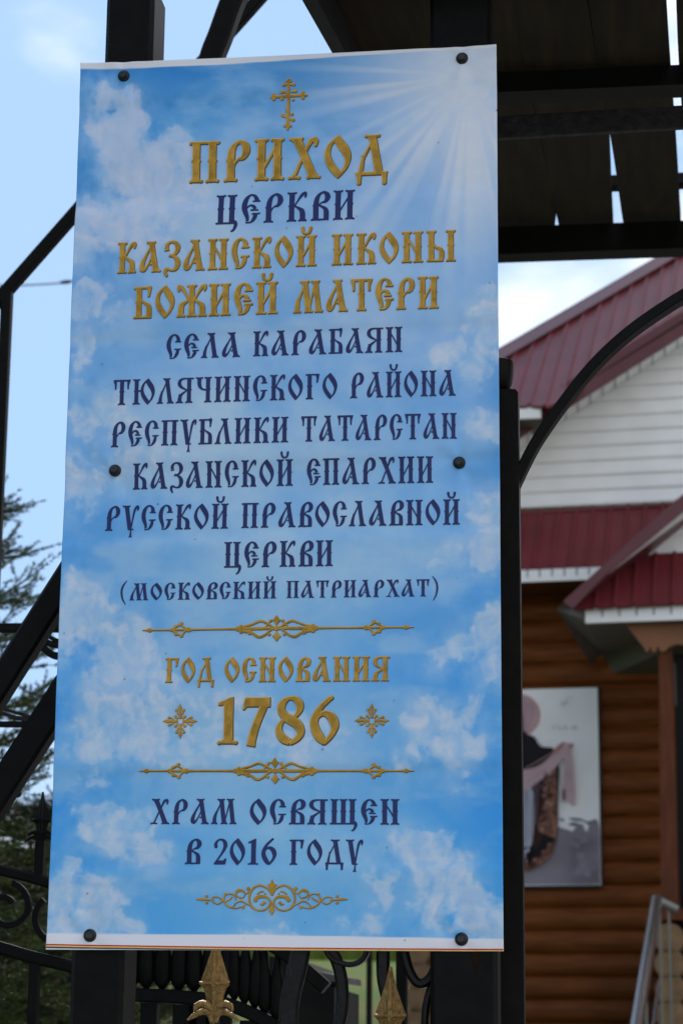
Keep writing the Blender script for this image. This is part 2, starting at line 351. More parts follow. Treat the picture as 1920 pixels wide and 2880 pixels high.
def g_ya(p, e):
    stem(p, e, .54, top=False, bump=1); p.rib([(.70, .97, .055), (.40, .97, .055), (.25, .955, .08), (.135, .88, .13), (.115, .76, .155), (.18, .65, .12), (.30, .575, .075), (.45, .505, .05)], e); p.dot(.70, .965, .036, e)
    p.rib([(.47, .51, .045), (.33, .42, .07), (.20, .32, .11), (.14, .2, .155), (.125, .02, .165)], e); serif(p, e, .125, 0, .125); p.dot(.125, .31, .045, e)
def g_yu(p, e): stem(p, e, .15); p.rib([(.23, .53, .065), (.40, .53, .065)], e, n=2); leaf(p, e, .33)
def g_ch(p, e): stem(p, e, .52, bump=1); serif(p, e, .14, 1, .125, -1); p.rib([(.14, .98, .16), (.14, .74, .16), (.19, .60, .12), (.29, .52, .075), (.45, .49, .06)], e)
def g_g(p, e): stem(p, e, .165, top=False); p.rib([(.03, .972, .058), (.58, .972, .058)], e, n=2); p.dot(.03, .965, .036, e); p.rib([(.505, .955, .16), (.51, .84, .10), (.49, .67, .06)], e); p.dot(.49, .675, .035, e)
def g_u(p, e):
    p.rib([(.15, .98, .18), (.23, .5, .17), (.315, .03, .175)], e); serif(p, e, .14, 1, .14, -1); p.rib([(.24, .028, .05), (.44, .028, .05)], e, n=2); p.dot(.44, .03, .03, e)
    p.rib([(.36, .04, .05), (.41, .35, .06), (.46, .65, .08), (.51, .84, .095), (.57, .935, .10), (.63, .955, .09)], e); p.rib([(.62, .96, .10), (.645, .90, .085), (.63, .81, .055)], e, rnd=True)
    p.rib([(.36, .05, .045), (.355, -.12, .06), (.345, -.26, .10)], e); p.dot(.30, -.265, .025, e); p.dot(.39, -.265, .025, e)
def g_sh(p, e):
    for x in (.14, .48, .82): stem(p, e, x, bot=False, hw=.115)
    p.rib([(.01, .028, .06), (.96, .028, .06)], e, n=2); p.dot(.01, .028, .035, e)
    p.rib([(.93, .06, .12), (.955, -.02, .12), (.93, -.12, .10), (.88, -.21, .075), (.82, -.245, .06)], e, rnd=True)
def g_lp(p, e): p.rib([(.36, 1.17, .035), (.2, .95, .085), (.1, .68, .105), (.09, .4, .105), (.16, .06, .085), (.31, -.23, .045)], e, rnd=True)
def g_rp(p, e): p.rib([(.05, 1.17, .035), (.21, .95, .085), (.31, .68, .105), (.32, .4, .105), (.25, .06, .085), (.10, -.23, .045)], e, rnd=True)
def g_1(p, e):
    p.rib([(.225, .01, .20), (.225, .5, .19), (.225, .90, .20)], e); p.shape([(.0, .83), (.0, .88), (.15, .945), (.25, .99), (.325, 1.01), (.325, .85), (.13, .85), (.06, .82)], e)
    serif(p, e, .21, 0, .185, 1, .2)
def g_7(p, e):
    p.rib([(.08, .895, .20), (.30, .895, .19), (.60, .895, .20)], e, n=3); p.shape([(.06, 1.0), (.16, .86), (.08, .80), (.045, .735), (.0, .735), (.02, .86)], e)
    p.rib([(.53, .95, .16), (.40, .65, .145), (.29, .38, .15), (.215, .12, .165), (.185, -.05, .175)], e)
def g_8(p, e):
    p.rib([(.33, 1.0, .04), (.20, .935, .10), (.115, .82, .15), (.115, .70, .155), (.20, .585, .17), (.33, .505, .19), (.46, .42, .19), (.535, .29, .17), (.52, .17, .13), (.42, .065, .10), (.31, .0, .06)], e)
    p.rib([(.31, .99, .06), (.43, .955, .12), (.51, .86, .15), (.515, .74, .13), (.46, .63, .08), (.38, .565, .05)], e)
    p.rib([(.21, .555, .05), (.12, .46, .08), (.06, .33, .12), (.08, .2, .15), (.17, .095, .17), (.30, .03, .13)], e)
def g_6(p, e):
    p.rib([(.46, .99, .08), (.36, .90, .09), (.24, .78, .10), (.14, .62, .14), (.09, .45, .165), (.13, .28, .18), (.22, .13, .18), (.33, .01, .10)], e)
    p.rib([(.15, .54, .04), (.26, .635, .08), (.37, .64, .13), (.49, .55, .18), (.545, .40, .17), (.52, .26, .11), (.43, .12, .09), (.32, .0, .06)], e); p.dot(.47, .985, .04, e)
def g_2(p, e):
    p.rib([(.07, .74, .14), (.085, .84, .11), (.17, .94, .075), (.28, .975, .07), (.42, .91, .13), (.475, .77, .165), (.44, .62, .13), (.34, .44, .085), (.22, .27, .065), (.09, .10, .06)], e); p.dot(.085, .70, .07, e)
    p.shape([(.0, .0), (.03, .09), (.12, .16), (.40, .16), (.44, .23), (.53, .23), (.48, .0), (.2, .0)], e)
GL = {'П': (g_p, .73), 'Р': (g_r, .63), 'И': (g_i, .71), 'Й': (g_j, .71), 'Х': (g_h, .75), 'О': (g_o, .63), 'Д': (g_d, .75), 'Ц': (g_c, .71), 'Е': (g_e, .61),
      'К': (g_k, .67), 'В': (g_v, .60), 'А': (g_a, .75), 'З': (g_z, .565), 'Н': (g_n, .71), 'С': (g_s, .61), 'Ы': (g_y, .98), 'Б': (g_b, .60), 'Ж': (g_zh, .92),
      'М': (g_m, 1.01), 'Т': (g_t, .74), 'Л': (g_l, .71), 'Я': (g_ya, .72), 'Ю': (g_yu, .96), 'Ч': (g_ch, .68), 'Г': (g_g, .60), 'У': (g_u, .67), 'Щ': (g_sh, 1.02),
      '(': (g_lp, .42), ')': (g_rp, .42), '1': (g_1, .42), '7': (g_7, .62), '8': (g_8, .62), '6': (g_6, .62), '2': (g_2, .54), '0': (g_o, .63)}
# ------------------------------------------------------------------ the printed sheet
ILL = np.array([0.47, 0.535, 0.59])           # what a pure white print returns here; turns measured print colours into ink colours
def ink(c, hi=0.86): return np.clip(lin(c)/ILL, 0.003, hi)
BX0, BX1, BZ0, BZ1 = -0.3, 0.3, 1.753, 3.014
BOLT_PX = ((286, 177), (1061, 137), (264, 1080), (1054, 1063), (208, 2149), (1059, 2157))
BOLT_XZ = [(at(X, Y, 0)[0], at(X, Y, 0)[2]) for X, Y in BOLT_PX]
def sheet_off(x, z):                          # how far the vinyl stands off the posts (towards the viewer)
    x = np.asarray(x, float); z = np.asarray(z, float)
    o = 0.0046+0.0026*np.sin(5.2*x+1.0)*np.sin(3.1*z)+0.0010*np.sin(31*z+2*x)*np.cos(4*x)+0.0006*np.sin(57*z+1.3)
    for bx_, bz_ in BOLT_XZ:                  # the screws pull the vinyl in, and it puckers around them
        r = np.hypot(x-bx_, z-bz_); ph = np.arctan2(z-bz_, x-bx_)
        o = o-0.0030*np.exp(-(r/.034)**2)+0.0009*np.sin(5*ph+bx_*40)*np.exp(-((r-.032)/.02)**2)
    for zk, s in ((2.955, 1), (2.79, -1), (2.60, 1), (2.41, 1), (2.305, -1), (1.99, 1), (1.86, -1)):
        o = o+s*0.0013*np.tanh((z-zk-0.01*x)/0.007)
    edge = np.clip((np.abs(x)-0.265)/0.035, 0, 1)
    o = o+0.0030*edge**2*(0.6+0.4*np.sin(6*z))+0.004*np.clip((1.79-z)/0.037, 0, 1)**2*np.sin(6*x+2.2)+0.003*np.clip((z-2.98)/0.034, 0, 1)**2
    return o
rng = np.random.default_rng(7)
LAT = rng.random((256, 256))
def vnoise(x, y):
    xi = np.floor(x).astype(int); yi = np.floor(y).astype(int); fx = x-xi; fy = y-yi
    fx = fx*fx*fx*(fx*(fx*6-15)+10); fy = fy*fy*fy*(fy*(fy*6-15)+10)
    g = lambda a, b: LAT[a % 256, b % 256]
    return (g(xi, yi)*(1-fx)+g(xi+1, yi)*fx)*(1-fy)+(g(xi, yi+1)*(1-fx)+g(xi+1, yi+1)*fx)*fy
def fbm(x, y, o=5, ridge=False):
    s = 0; a = 0.5; t = 0
    for k in range(o):
        n = vnoise(x+17.3*k, y+9.1*k)
        if ridge: n = np.abs(2*n-1)
        s = s+a*n; t += a; a *= 0.52; x, y = x*2.03+0.31*y, y*2.03-0.31*x
    return s/t
sstep = lambda a, b, v: (lambda t: t*t*(3-2*t))(np.clip((v-a)/(b-a), 0, 1))
def mixc(A, B, t): return A*(1-t[..., None])+np.asarray(B, float)*t[..., None]
def print_colour(X, Y):                       # X, Y: position on the print in the measuring grid; returns sRGB 0-255 as photographed
    G = lambda cx, cy, rx, ry: np.exp(-(((X-cx)/rx)**2+((Y-cy)/ry)**2))
    t = np.clip((Y-150)/2050, 0, 1)
    C = np.zeros(X.shape+(3,)); deep_top = np.array([30, 100, 170.]); deep_low = np.array([46, 126, 198.])
    C[...] = deep_top*(1-t[..., None])+deep_low*t[..., None]
    C = mixc(C, (26, 106, 174), np.clip(G(480, 330, 300, 130), 0, 1)*.8)
    C = mixc(C, (62, 122, 190), np.clip(G(1000, 640, 240, 300), 0, 1)*.75)
    C = mixc(C, (68, 124, 184), np.clip(G(700, 1000, 1500, 60), 0, 1)*.3)
    C = mixc(C, (36, 116, 192), np.clip(G(140, 1880, 90, 160)+G(1130, 1830, 130, 120), 0, 1)*.7)
    # pale veil down the middle
    veil = .8*G(600, 470, 210, 150)+.9*G(640, 640, 310, 180)+1.1*G(640, 900, 330, 190)+1.1*G(640, 1140, 340, 180)+.7*G(680, 1300, 350, 120)+.45*G(640, 1480, 260, 130)+.7*G(640, 1660, 280, 110)+.6*G(640, 1880, 280, 160)+.22*G(640, 2080, 260, 110)
    wv = fbm(X/230+3, Y/150+1, 5)
    veil = (1-np.exp(-2.0*veil))*np.clip(.60+.85*(wv-.3), 0, 1)
    veil_c = np.zeros(C.shape); veil_c[...] = (156, 172, 197); veil_c = mixc(veil_c, (138, 171, 207), t)
    C = mixc(C, veil_c, np.clip(veil, 0, 1)*.96)
    # sun glow and rays from the upper right corner
    dx, dy = X-1075, Y-175; r = np.hypot(dx, dy)+1e-6; th = np.arctan2(dy, -dx)
    ray_ = fbm(th*6+40, r*.0015+2.5, 3)*.62+vnoise(th*17+7, r*.002+.5)*.38
    rays = sstep(.36, .76, ray_)*np.exp(-(r/540)**2)*sstep(-.45, .1, th)
    S = 2.4*np.exp(-(r/215)**1.5)+1.0*np.exp(-((X-1125)/110)**2-((Y-330)/280)**2)+.42*np.exp(-(r/330)**1.5)
    glow = 1-np.exp(-S*(.82+.5*rays*sstep(30, 200, r)))
    C = mixc(C, (152, 170, 202), rays*.5*sstep(20, 260, r))
    C = mixc(C, (164, 176, 200), glow)
    # cumulus
    blobs = [(255, 225, 34, 40, 1), (300, 265, 42, 45, 1), (285, 320, 62, 58, 1.1), (330, 375, 66, 62, 1.1), (410, 345, 40, 45, .9), (350, 440, 90, 70, 1.0), (215, 290, 20, 45, .55),
             (265, 515, 66, 46, .95), (195, 545, 40, 70, .95), (330, 560, 100, 60, .7), (210, 705, 48, 34, .75), (270, 740, 40, 40, .5), (192, 815, 26, 60, .7), (245, 930, 40, 42, .95), (285, 965, 40, 60, .7), (200, 965, 35, 35, .7),
             (320, 1060, 110, 60, .6), (180, 1120, 46, 70, .7), (205, 1345, 42, 36, 1.1), (240, 1350, 36, 30, .8), (205, 1420, 70, 70, 1.05), (265, 1480, 58, 72, 1.0), (290, 1560, 80, 90, 1.0), (310, 1660, 110, 80, .9), (400, 1600, 60, 70, .6),
             (420, 1690, 120, 70, .55), (640, 1690, 140, 70, .6), (530, 1620, 50, 30, .6), (190, 1780, 55, 36, .5), (215, 1870, 46, 28, .7), (270, 1905, 70, 38, .85), (330, 1950, 55, 34, .75), (160, 2010, 26, 34, .9), (150, 2080, 48, 70, .95), (235, 2060, 44, 48, .95), (225, 2130, 64, 50, .9), (290, 2125, 26, 26, .8),
             (1110, 720, 46, 40, 1.0), (1075, 745, 36, 36, .9), (1125, 780, 34, 44, .9), (1035, 810, 40, 30, .7), (1090, 850, 34, 40, .7), (1120, 975, 50, 34, .75), (1120, 1165, 40, 36, 1.0), (1135, 1230, 40, 60, .9), (1090, 1265, 50, 36, .7), (1010, 1275, 34, 46, .5), (1130, 1440, 34, 50, 1.0), (1090, 1485, 50, 36, .95), (1030, 1510, 50, 26, .8), (1130, 1540, 36, 46, .7),
             (980, 1665, 40, 46, 1.0), (1030, 1650, 34, 40, .9), (1050, 1700, 56, 52, .95), (1095, 1630, 24, 36, .8), (950, 1740, 56, 40, .6), (1060, 1790, 30, 40, .4), (945, 1945, 46, 40, 1.0), (990, 1985, 44, 40, 1.0), (1050, 2010, 42, 40, 1.0), (1000, 2060, 46, 52, .9), (1080, 2060, 44, 44, 1.0), (1110, 2110, 50, 46, .95), (870, 2040, 34, 60, .55), (855, 2000, 40, 36, .4), (620, 2146, 90, 12, .6), (830, 2130, 60, 24, .5)]
    wx = X+38*(fbm(X/66+5, Y/66+9, 4)-.5)*2; wy = Y+38*(fbm(X/66+51, Y/66+29, 4)-.5)*2
    d = np.zeros(X.shape); soft = np.zeros(X.shape)
    for cx, cy, rx, ry, s in blobs:
        d = np.maximum(d, s*np.exp(-(((wx-cx)/(rx*1.22))**2+((wy-cy)/(ry*1.22))**2)))
        soft = np.maximum(soft, s*np.exp(-(((X-cx+10)/(rx*2.0))**2+((Y-cy-14)/(ry*2.0))**2)))
    bil = fbm(wx/52+11, wy/52+3, 5, True); fine = fbm(X/20+1, Y/20+8, 5); wisp = fbm(X/40+91, Y/60+18, 5)
    q = d+(.72*(bil-.30)+.42*(fine-.5)+.35*(wisp-.5))*np.clip(.15+2.2*d, 0, 1)
    edge = sstep(.32, .54, q)*.36+sstep(.10, 1.0, q)*.64
    C = mixc(C, (128, 160, 200), soft*.8*np.clip(-.05+1.75*wisp, 0, 1))
    light = fbm((wx+7)/52+11, (wy-9)/52+3, 4, True)-fbm((wx-7)/52+11, (wy+9)/52+3, 4, True)
    lit = np.clip(.52-1.5*light+.9*(bil-.3)-.55*sstep(.75, 1.25, q)+.6*(fine-.5), 0, 1)
    cw = mixc(np.zeros(C.shape)+np.array([120, 155, 198.]), (157, 171, 200), lit)
    cw = mixc(cw, (152, 163, 186), np.clip(G(300, 330, 250, 330), 0, 1)*.6)
    C = mixc(C, cw, edge*.80)
    a = edge
    thin = sstep(.52, .8, fbm(X/150+31, Y/70+77, 6))*(1-a)*.46       # thin streaks between the cumulus
    C = mixc(C, (128, 160, 198), thin)
    C = C*(1+.035*(fbm(X/18, Y/18, 3)-.5))[..., None]
    # pale border
    topb = np.interp(X, (180, 500, 800, 1000, 1150), (164, 151, 131, 120, 113)); botb = np.interp(X, (100, 600, 1160), (2144, 2147.5, 2157))
    C = mixc(C, (166, 176, 198), np.maximum(sstep(1.2, -1.2, Y-topb), sstep(-1.2, 1.2, Y-botb)))
    for x, y, r in SPECKS: C = mixc(C, (52, 44, 40), np.exp(-(((X-x)**2+(Y-y)**2)/(r*r))**2)*.85)
    return C
SPECKS = [(202, 2053, 1.8), (363, 1158, 2.0), (741, 1722, 2.2), (235, 838, 1.6), (288, 1561, 1.8), (1006, 330, 1.5), (660, 528, 1.6), (887, 1947, 1.7), (580, 430, 1.4), (382, 1502, 1.8), (1125, 655, 1.7), (1141, 256, 2.4), (820, 500, 1.4), (450, 1240, 1.4), (150, 1455, 1.5), (905, 1610, 1.5), (1050, 1330, 1.4), (700, 2120, 1.4), (560, 2155, 1.4), (930, 2160, 1.4)]
def bpt(X, Y): p = at(X, Y, 0.0); return p[0], p[2]

banner = thing("parish_banner", "tall sky-blue vinyl banner with gold and navy Slavonic lettering screwed across two posts", "banner", (0, 0, BZ0))
NX, NZ = 400, 840
gx, gz = np.meshgrid(np.linspace(BX0, BX1, NX+1), np.linspace(BZ0, BZ1, NZ+1))
Pq = np.stack([gx, np.zeros_like(gx), gz], -1)-CAM
zz = Pq@FW; PX = (960+FPX*(Pq@RT)/zz)/1.2244898; PY = (1440-FPX*(Pq@UP)/zz)/1.2244898
rgb = np.clip(lin(np.clip(print_colour(PX, PY), 0, 255))/ILL, .003, .9)
off = sheet_off(gx, gz)
zs = gz-0.0022*np.sin(math.pi*np.clip((gx-BX0)/.6, 0, 1))*np.clip((gz-2.7)/.314, 0, 1)
nv = gx.size; front = np.stack([gx.ravel(), -off.ravel(), zs.ravel()-BZ0], 1)
back = front+np.array([0, 0.0007, 0])
idx = np.arange(nv).reshape(NZ+1, NX+1)
q1 = np.stack([idx[:-1, :-1], idx[:-1, 1:], idx[1:, 1:], idx[1:, :-1]], -1).reshape(-1, 4)
per = np.concatenate([idx[0, :], idx[1:, -1], idx[-1, -2::-1], idx[-2:0:-1, 0]]); pn = np.roll(per, -1)
side = np.stack([per, per+nv, pn+nv, pn], 1)
# the back of the vinyl is a coarse sheet of its own vertices
quads = np.concatenate([q1, (q1+nv)[:, ::-1], side])
me = bpy.data.meshes.new("vinyl_sheet")
me.vertices.add(2*nv); me.vertices.foreach_set('co', np.concatenate([front, back]).astype(np.float32).ravel())
me.loops.add(quads.size); me.loops.foreach_set('vertex_index', quads.astype(np.int32).ravel())
me.polygons.add(len(quads)); me.polygons.foreach_set('loop_start', (np.arange(len(quads))*4).astype(np.int32))
me.polygons.foreach_set('use_smooth', np.ones(len(quads), bool))
me.update(calc_edges=True)
ca = me.color_attributes.new("print", 'FLOAT_COLOR', 'POINT')
cc = np.ones((2*nv, 4), np.float32); cc[:nv, :3] = rgb.reshape(-1, 3); cc[nv:, :3] = .7
ca.data.foreach_set('color', cc.ravel())
sm = bpy.data.materials.new("printed_vinyl"); sm.use_nodes = True
bs = sm.node_tree.nodes['Principled BSDF']; at_ = sm.node_tree.nodes.new("ShaderNodeVertexColor"); at_.layer_name = "print"
sm.node_tree.links.new(at_.outputs[0], bs.inputs['Base Color']); bs.inputs['Roughness'].default_value = .42; bs.inputs['Specular IOR Level'].default_value = .18
me.materials.append(sm)
so = bpy.data.objects.new("vinyl_sheet", me); col.objects.link(so); so.parent = banner
def print_ink(name, c, vary=.0, c2=None):
    return mat(name, tuple(ink(c)), .4, vary=vary, rgb2=None if c2 is None else tuple(ink(c2)), scale=70, spec=.2)
INK = {'dark': print_ink("ink_dark_bronze", (62, 54, 28)), 'light': print_ink("ink_pale_gold", (160, 136, 70)), 'gold': print_ink("ink_gold", (114, 93, 31), .12, (142, 116, 47)),
       'navy': print_ink("ink_navy", (28, 37, 80)), 'red': print_ink("ink_red", (140, 20, 40)), 'yellow': print_ink("ink_yellow", (180, 150, 66))}

class Print(MB):
    k = 0
    def stroke(s, poly, lay, m):
        s.k += 1; b = 0.0004+0.00022*lay+0.0000006*(s.k % 300)
        xs = np.array([p[0] for p in poly]); zs_ = np.array([p[1] for p in poly]); o = sheet_off(xs, zs_)+b
        zs_ = zs_-0.0022*np.sin(math.pi*np.clip((xs-BX0)/.6, 0, 1))*np.clip((zs_-2.7)/.314, 0, 1)
        pts = [(a, -c, z_) for a, c, z_ in zip(xs, o, zs_)]
        ar = sum(xs[i-1]*zs_[i]-xs[i]*zs_[i-1] for i in range(len(xs)))
        s.poly(pts if ar > 0 else pts[::-1], m)
GOLD_LAYERS = [(.017, .007, -.008, 0), (.004, -.006, .009, 1), (-.009, 0, 0, 2)]   # dilation, shift, material slot
def word(pr, text, x0, y0, x1, y1, cap, gold, gap=.125):
    p0 = np.array(bpt(x0, y0)); p1 = np.array(bpt(x1, y1)); xm, ym = (x0+x1)/2, (y0+y1)/2
    ch = bpt(xm, ym-cap)[1]-bpt(xm, ym)[1]
    W = sum(GL[c][1] for c in text)+gap*(len(text)-1); e_x = (p1-p0)/W
    u = 0
    for c in text:
        fn, w = GL[c]
        for (e, sx, sy, lay) in (GOLD_LAYERS if gold else [(.004, 0, 0, 0)]):
            pen = Pen(); fn(pen, e)
            for poly in pen.poly:
                pr.stroke([p0+e_x*(u+q[0]+sx)+np.array([0, ch*(q[1]+sy)]) for q in poly], lay, lay)
        u += w+gap
GM = [INK['dark'], INK['light'], INK['gold']]; NM = [INK['navy']]
LINES = [(1, [("ПРИХОД", 435.8, 420.5, 888.8, 404.2, 92)]),
         (0, [("ЦЕРКВИ", 498, 519.5, 815.8, 507.2, 69)]),
         (1, [("КАЗАНСКОЙ", 271.7, 630.9, 727.9, 614.8, 69.3), ("ИКОНЫ", 763.6, 613.5, 1046.4, 603.6, 69.8)]),
         (1, [("БОЖИЕЙ", 309.5, 734.6, 638.9, 723.6, 70.8), ("МАТЕРИ", 677.1, 722.8, 1007.3, 711.6, 71)]),
         (0, [("СЕЛА", 382.6, 826.6, 552.3, 821.9, 56), ("КАРАБАЯН", 582.3, 820.8, 924.2, 810.7, 56.5)]),
         (0, [("ТЮЛЯЧИНСКОГО", 261.5, 932.1, 775.5, 918.3, 57.3), ("РАЙОНА", 805.2, 917.5, 1046.4, 911.1, 58)]),
         (0, [("РЕСПУБЛИКИ", 255.8, 1027.8, 663.2, 1018.4, 57.6), ("ТАТАРСТАН", 693, 1017.3, 1049.1, 1009.6, 58)]),
         (0, [("КАЗАНСКОЙ", 304.5, 1123.9, 672.9, 1115.9, 58.6), ("ЕПАРХИИ", 704.6, 1115, 994.5, 1109, 58.8)]),
         (0, [("РУССКОЙ", 242.2, 1219.8, 524.7, 1215, 57.3), ("ПРАВОСЛАВНОЙ", 555.1, 1214.1, 1055.8, 1205.8, 57.8)]),
         (0, [("ЦЕРКВИ", 516.6, 1305.7, 765.4, 1301.8, 58.2)]),
         (0, [("(МОСКОВСКИЙ", 276.8, 1380.5, 635.5, 1375.9, 38.7), ("ПАТРИАРХАТ)", 659, 1375.4, 1008.3, 1371.3, 39)]),
         (1, [("ГОД", 381.3, 1568.5, 492.5, 1567.5, 55.7), ("ОСНОВАНИЯ", 516.9, 1567.8, 894.1, 1564.9, 55.8)]),
         (1, [("1786", 501.7, 1708.7, 776.5, 1708.7, 105.5)]),
         (0, [("ХРАМ", 347.1, 1892.8, 542.9, 1892.8, 57.5), ("ОСВЯЩЕН", 573.5, 1893.2, 916.6, 1893.8, 57.8)]),
         (0, [("В", 425.5, 1984.9, 461.3, 1984.9, 58), ("2016", 491.4, 1986, 634.6, 1986, 59), ("ГОДУ", 665.2, 1986.3, 832.8, 1986.9, 57.6)])]
for gold, ws in LINES:
    pr = Print()
    for w_ in ws: word(pr, *w_, gold)
    pr.build("lettering", GM if gold else NM, banner, fix=False)

# ornaments, drawn in measuring-grid units around a centre
def ornament(name, strokes, dots, shapes=(), scale=1.0):
    pr = Print()
    for e, sx, sy, lay in [(.9, .35, .5, 0), (.2, -.3, -.45, 1), (-.55, 0, 0, 2)]:
        e, sx, sy = e*scale, sx*scale, sy*scale
        pen = Pen()
        for st in strokes: pen.rib(st, e, n=6)
        for d_ in dots: pen.dot(*d_, e=e)
        for s_ in shapes: pen.shape(s_, e)
        for poly in pen.poly: pr.stroke([np.array(bpt(q[0]+sx, q[1]+sy)) for q in poly], lay, lay)
    return pr.build(name, GM, banner, fix=False)
c2 = lambda L_: [(588+a/10.667, 163.3+b/10.667, w/10.667) for a, b, w in L_]
ornament("cross_emblem",
         [c2([(822, 215, 40), (812, 350, 62), (805, 620, 66), (800, 900, 62), (795, 1150, 68), (790, 1370, 70), (788, 1470, 20)]), c2([(365, 648, 20), (450, 638, 60), (620, 628, 50), (810, 615, 60), (1010, 605, 50), (1180, 598, 60), (1275, 603, 20)]),
          c2([(690, 352, 50), (815, 348, 44), (945, 343, 50)]), c2([(655, 1090, 60), (790, 1150, 44), (930, 1205, 60)]), c2([(640, 525, 50), (700, 515, 36), (765, 565, 24)]), c2([(885, 525, 20), (940, 505, 44), (1000, 490, 50)]), c2([(735, 930, 14), (765, 1000, 22)])],
         [(588+a/10.667, 163.3+b/10.667, r/10.667) for a, b, r in [(822, 240, 44), (775, 262, 26), (865, 262, 26), (700, 352, 40), (940, 345, 40), (445, 590, 34), (445, 690, 40), (1160, 540, 38), (1160, 660, 38), (650, 525, 40), (980, 500, 38), (650, 690, 34), (920, 705, 30), (670, 1085, 44), (920, 1205, 44), (893, 1060, 34), (725, 1355, 34), (850, 1355, 34)]], scale=.8)
def divider(xl, yl, xc, yc, xr, yr):
    st = []; ds = []; sh = []
    for xa, ya, s in ((xl, yl, 1), (xr, yr, -1)):
        f = lambda u, v: (xa+(xc-xa)*u, ya+(yc-ya)*u+v)       # u: 0 tip .. 1 centre
        q = lambda L_: [(*f(u, v), w) for u, v, w in L_]
        st += [q([(0, 0, 1), (.05, 0, 3.0), (.12, 0, 2.6), (.25, 0, 3.6), (.36, 0, 4.2), (.42, 0, 3.2), (.6, 0, 3.4), (.72, 0, 4.6), (.86, 0, 6), (.97, 0, 4)]),
               q([(.72, 0, 2), (.76, -5, 4), (.82, -10, 3.5), (.88, -17, 4.6), (.93, -11, 4), (.98, -2, 3)]), q([(.72, 0, 2), (.76, 6, 5), (.81, 9, 4.5), (.865, 19, 5.5), (.91, 15, 4.5), (.95, 5, 3), (.98, 1, 2)]),
               q([(.225, -2, 2), (.255, -8, 4), (.28, -11, 3), (.31, -6, 2.6), (.325, -2, 2)]), q([(.225, 2, 2), (.26, 9, 4), (.29, 12, 3), (.31, 6, 2.6), (.33, 2, 2)]), q([(.915, -2, 2), (.94, -12, 3), (.955, -17, 3)])]
        ds += [(*f(.055, 0), 4.6), (*f(.045, 0), 3.4), (*f(.345, 0), 5.2), (*f(.22, 0), 4.0), (*f(.71, 0), 5), (*f(.735, -5), 4), (*f(.735, 6), 4.4), (*f(.25, -8), 3), (*f(.25, 9), 4), (*f(.29, -14), 3.4), (*f(.29, 14), 3.6), (*f(.80, 9), 5), (*f(.955, -17), 3), (*f(.945, 14), 3)]
    for s in (1, -1):
        sh += [[(xc, yc-s*30), (xc+6, yc-s*21), (xc+10, yc-s*19), (xc+4, yc-s*13), (xc, yc-s*7), (xc-4, yc-s*13), (xc-10, yc-s*19), (xc-6, yc-s*21)]]
    ds += [(xc, yc, 5.5)]
    ornament("divider_ornament", st, ds, sh)
divider(328.8, 1448.6, 636.3, 1444.1, 949.5, 1441.6)
divider(321.2, 1771.1, 631.9, 1770.7, 949.8, 1770.7)
def rosette(cx, cy, r):
    st = []; ds = []
    for k in range(4):
        a = k*math.pi/2; c_, s_ = math.cos(a), math.sin(a)
        T = lambda u, v, w=None: (cx+(u*c_-v*s_)*r/39, cy+(u*s_+v*c_)*r/39)+(() if w is None else (w,))
        st += [[T(6, 0, 6), T(14, 0, 5.5), T(22, 0, 4.4), T(30, 0, 5), T(39, 0, .8)], [T(13, 0, 2), T(18, 6, 2.2), T(25, 8, 2.6)], [T(13, 0, 2), T(18, -6, 2.2), T(25, -8, 2.6)]]
        ds += [T(31, 0)+(3.9,), T(25, 8)+(3.2,), T(25, -8)+(3.2,), T(10.5, 10.5)+(3.2,), T(7, 7)+(1.9,)]
    o = ornament("rosette_ornament", st, ds, scale=.7)
rosette(415.3, 1657.4, 39); rosette(854.4, 1656.3, 39)
def flourish():
    st = []; ds = []; sh = []
    X = lambda z: 408.3+z/3.491
    Yz = lambda z: 1911+z/3.491
    for s in (1, -1):
        def q(L_): return [((X(1514-a) if s < 0 else X(a)), Yz(b), w/3.491) for a, b, w in L_]
        st += [q([(755, 510, 6), (730, 462, 12), (690, 436, 15), (650, 430, 15), (605, 455, 15), (578, 505, 15), (578, 560, 15), (600, 605, 15), (650, 628, 14), (700, 622, 13), (735, 590, 12), (742, 555, 13), (718, 525, 18), (680, 518, 22), (640, 525, 28), (618, 550, 18)]),
               q([(640, 500, 6), (665, 480, 10), (690, 478, 6)]), q([(700, 560, 22), (680, 582, 16), (664, 576, 8)]),
               q([(585, 590, 10), (550, 575, 9), (510, 555, 11), (470, 570, 8), (445, 600, 6)]), q([(585, 470, 8), (550, 495, 8), (520, 470, 16), (490, 468, 20), (468, 490, 14), (480, 515, 9), (520, 530, 6)]),
               q([(545, 500, 4), (520, 530, 7), (475, 520, 6)]), q([(540, 590, 5), (480, 610, 9), (430, 605, 13), (390, 580, 12), (372, 545, 11), (380, 510, 12), (410, 497, 10), (450, 505, 8), (470, 545, 6)]),
               q([(385, 560, 6), (420, 540, 10), (440, 520, 6)]), q([(375, 545, 8), (330, 575, 11), (300, 570, 9), (275, 545, 10), (290, 522, 9), (330, 525, 9), (372, 560, 6)]),
               q([(290, 545, 6), (250, 545, 12), (215, 541, 14), (185, 540, 18), (152, 541, 3)])]
        for a, b, r in [(568, 455, 14), (527, 606, 11), (235, 515, 11), (235, 568, 11), (703, 495, 6), (625, 545, 16), (495, 470, 12), (205, 541, 12), (385, 500, 10)]:
            ds.append(((X(1514-a) if s < 0 else X(a)), Yz(b), r/3.491))
    g = lambda L_: [(X(a), Yz(b)) for a, b in L_]
    sh += [g([(760, 383), (775, 415), (800, 425), (782, 440), (768, 480), (757, 500), (747, 480), (736, 440), (718, 425), (744, 415)]), g([(757, 560), (768, 600), (778, 630), (756, 668), (733, 630), (745, 600)])]
    ornament("flourish_ornament", st, ds, sh, scale=.6)
flourish()
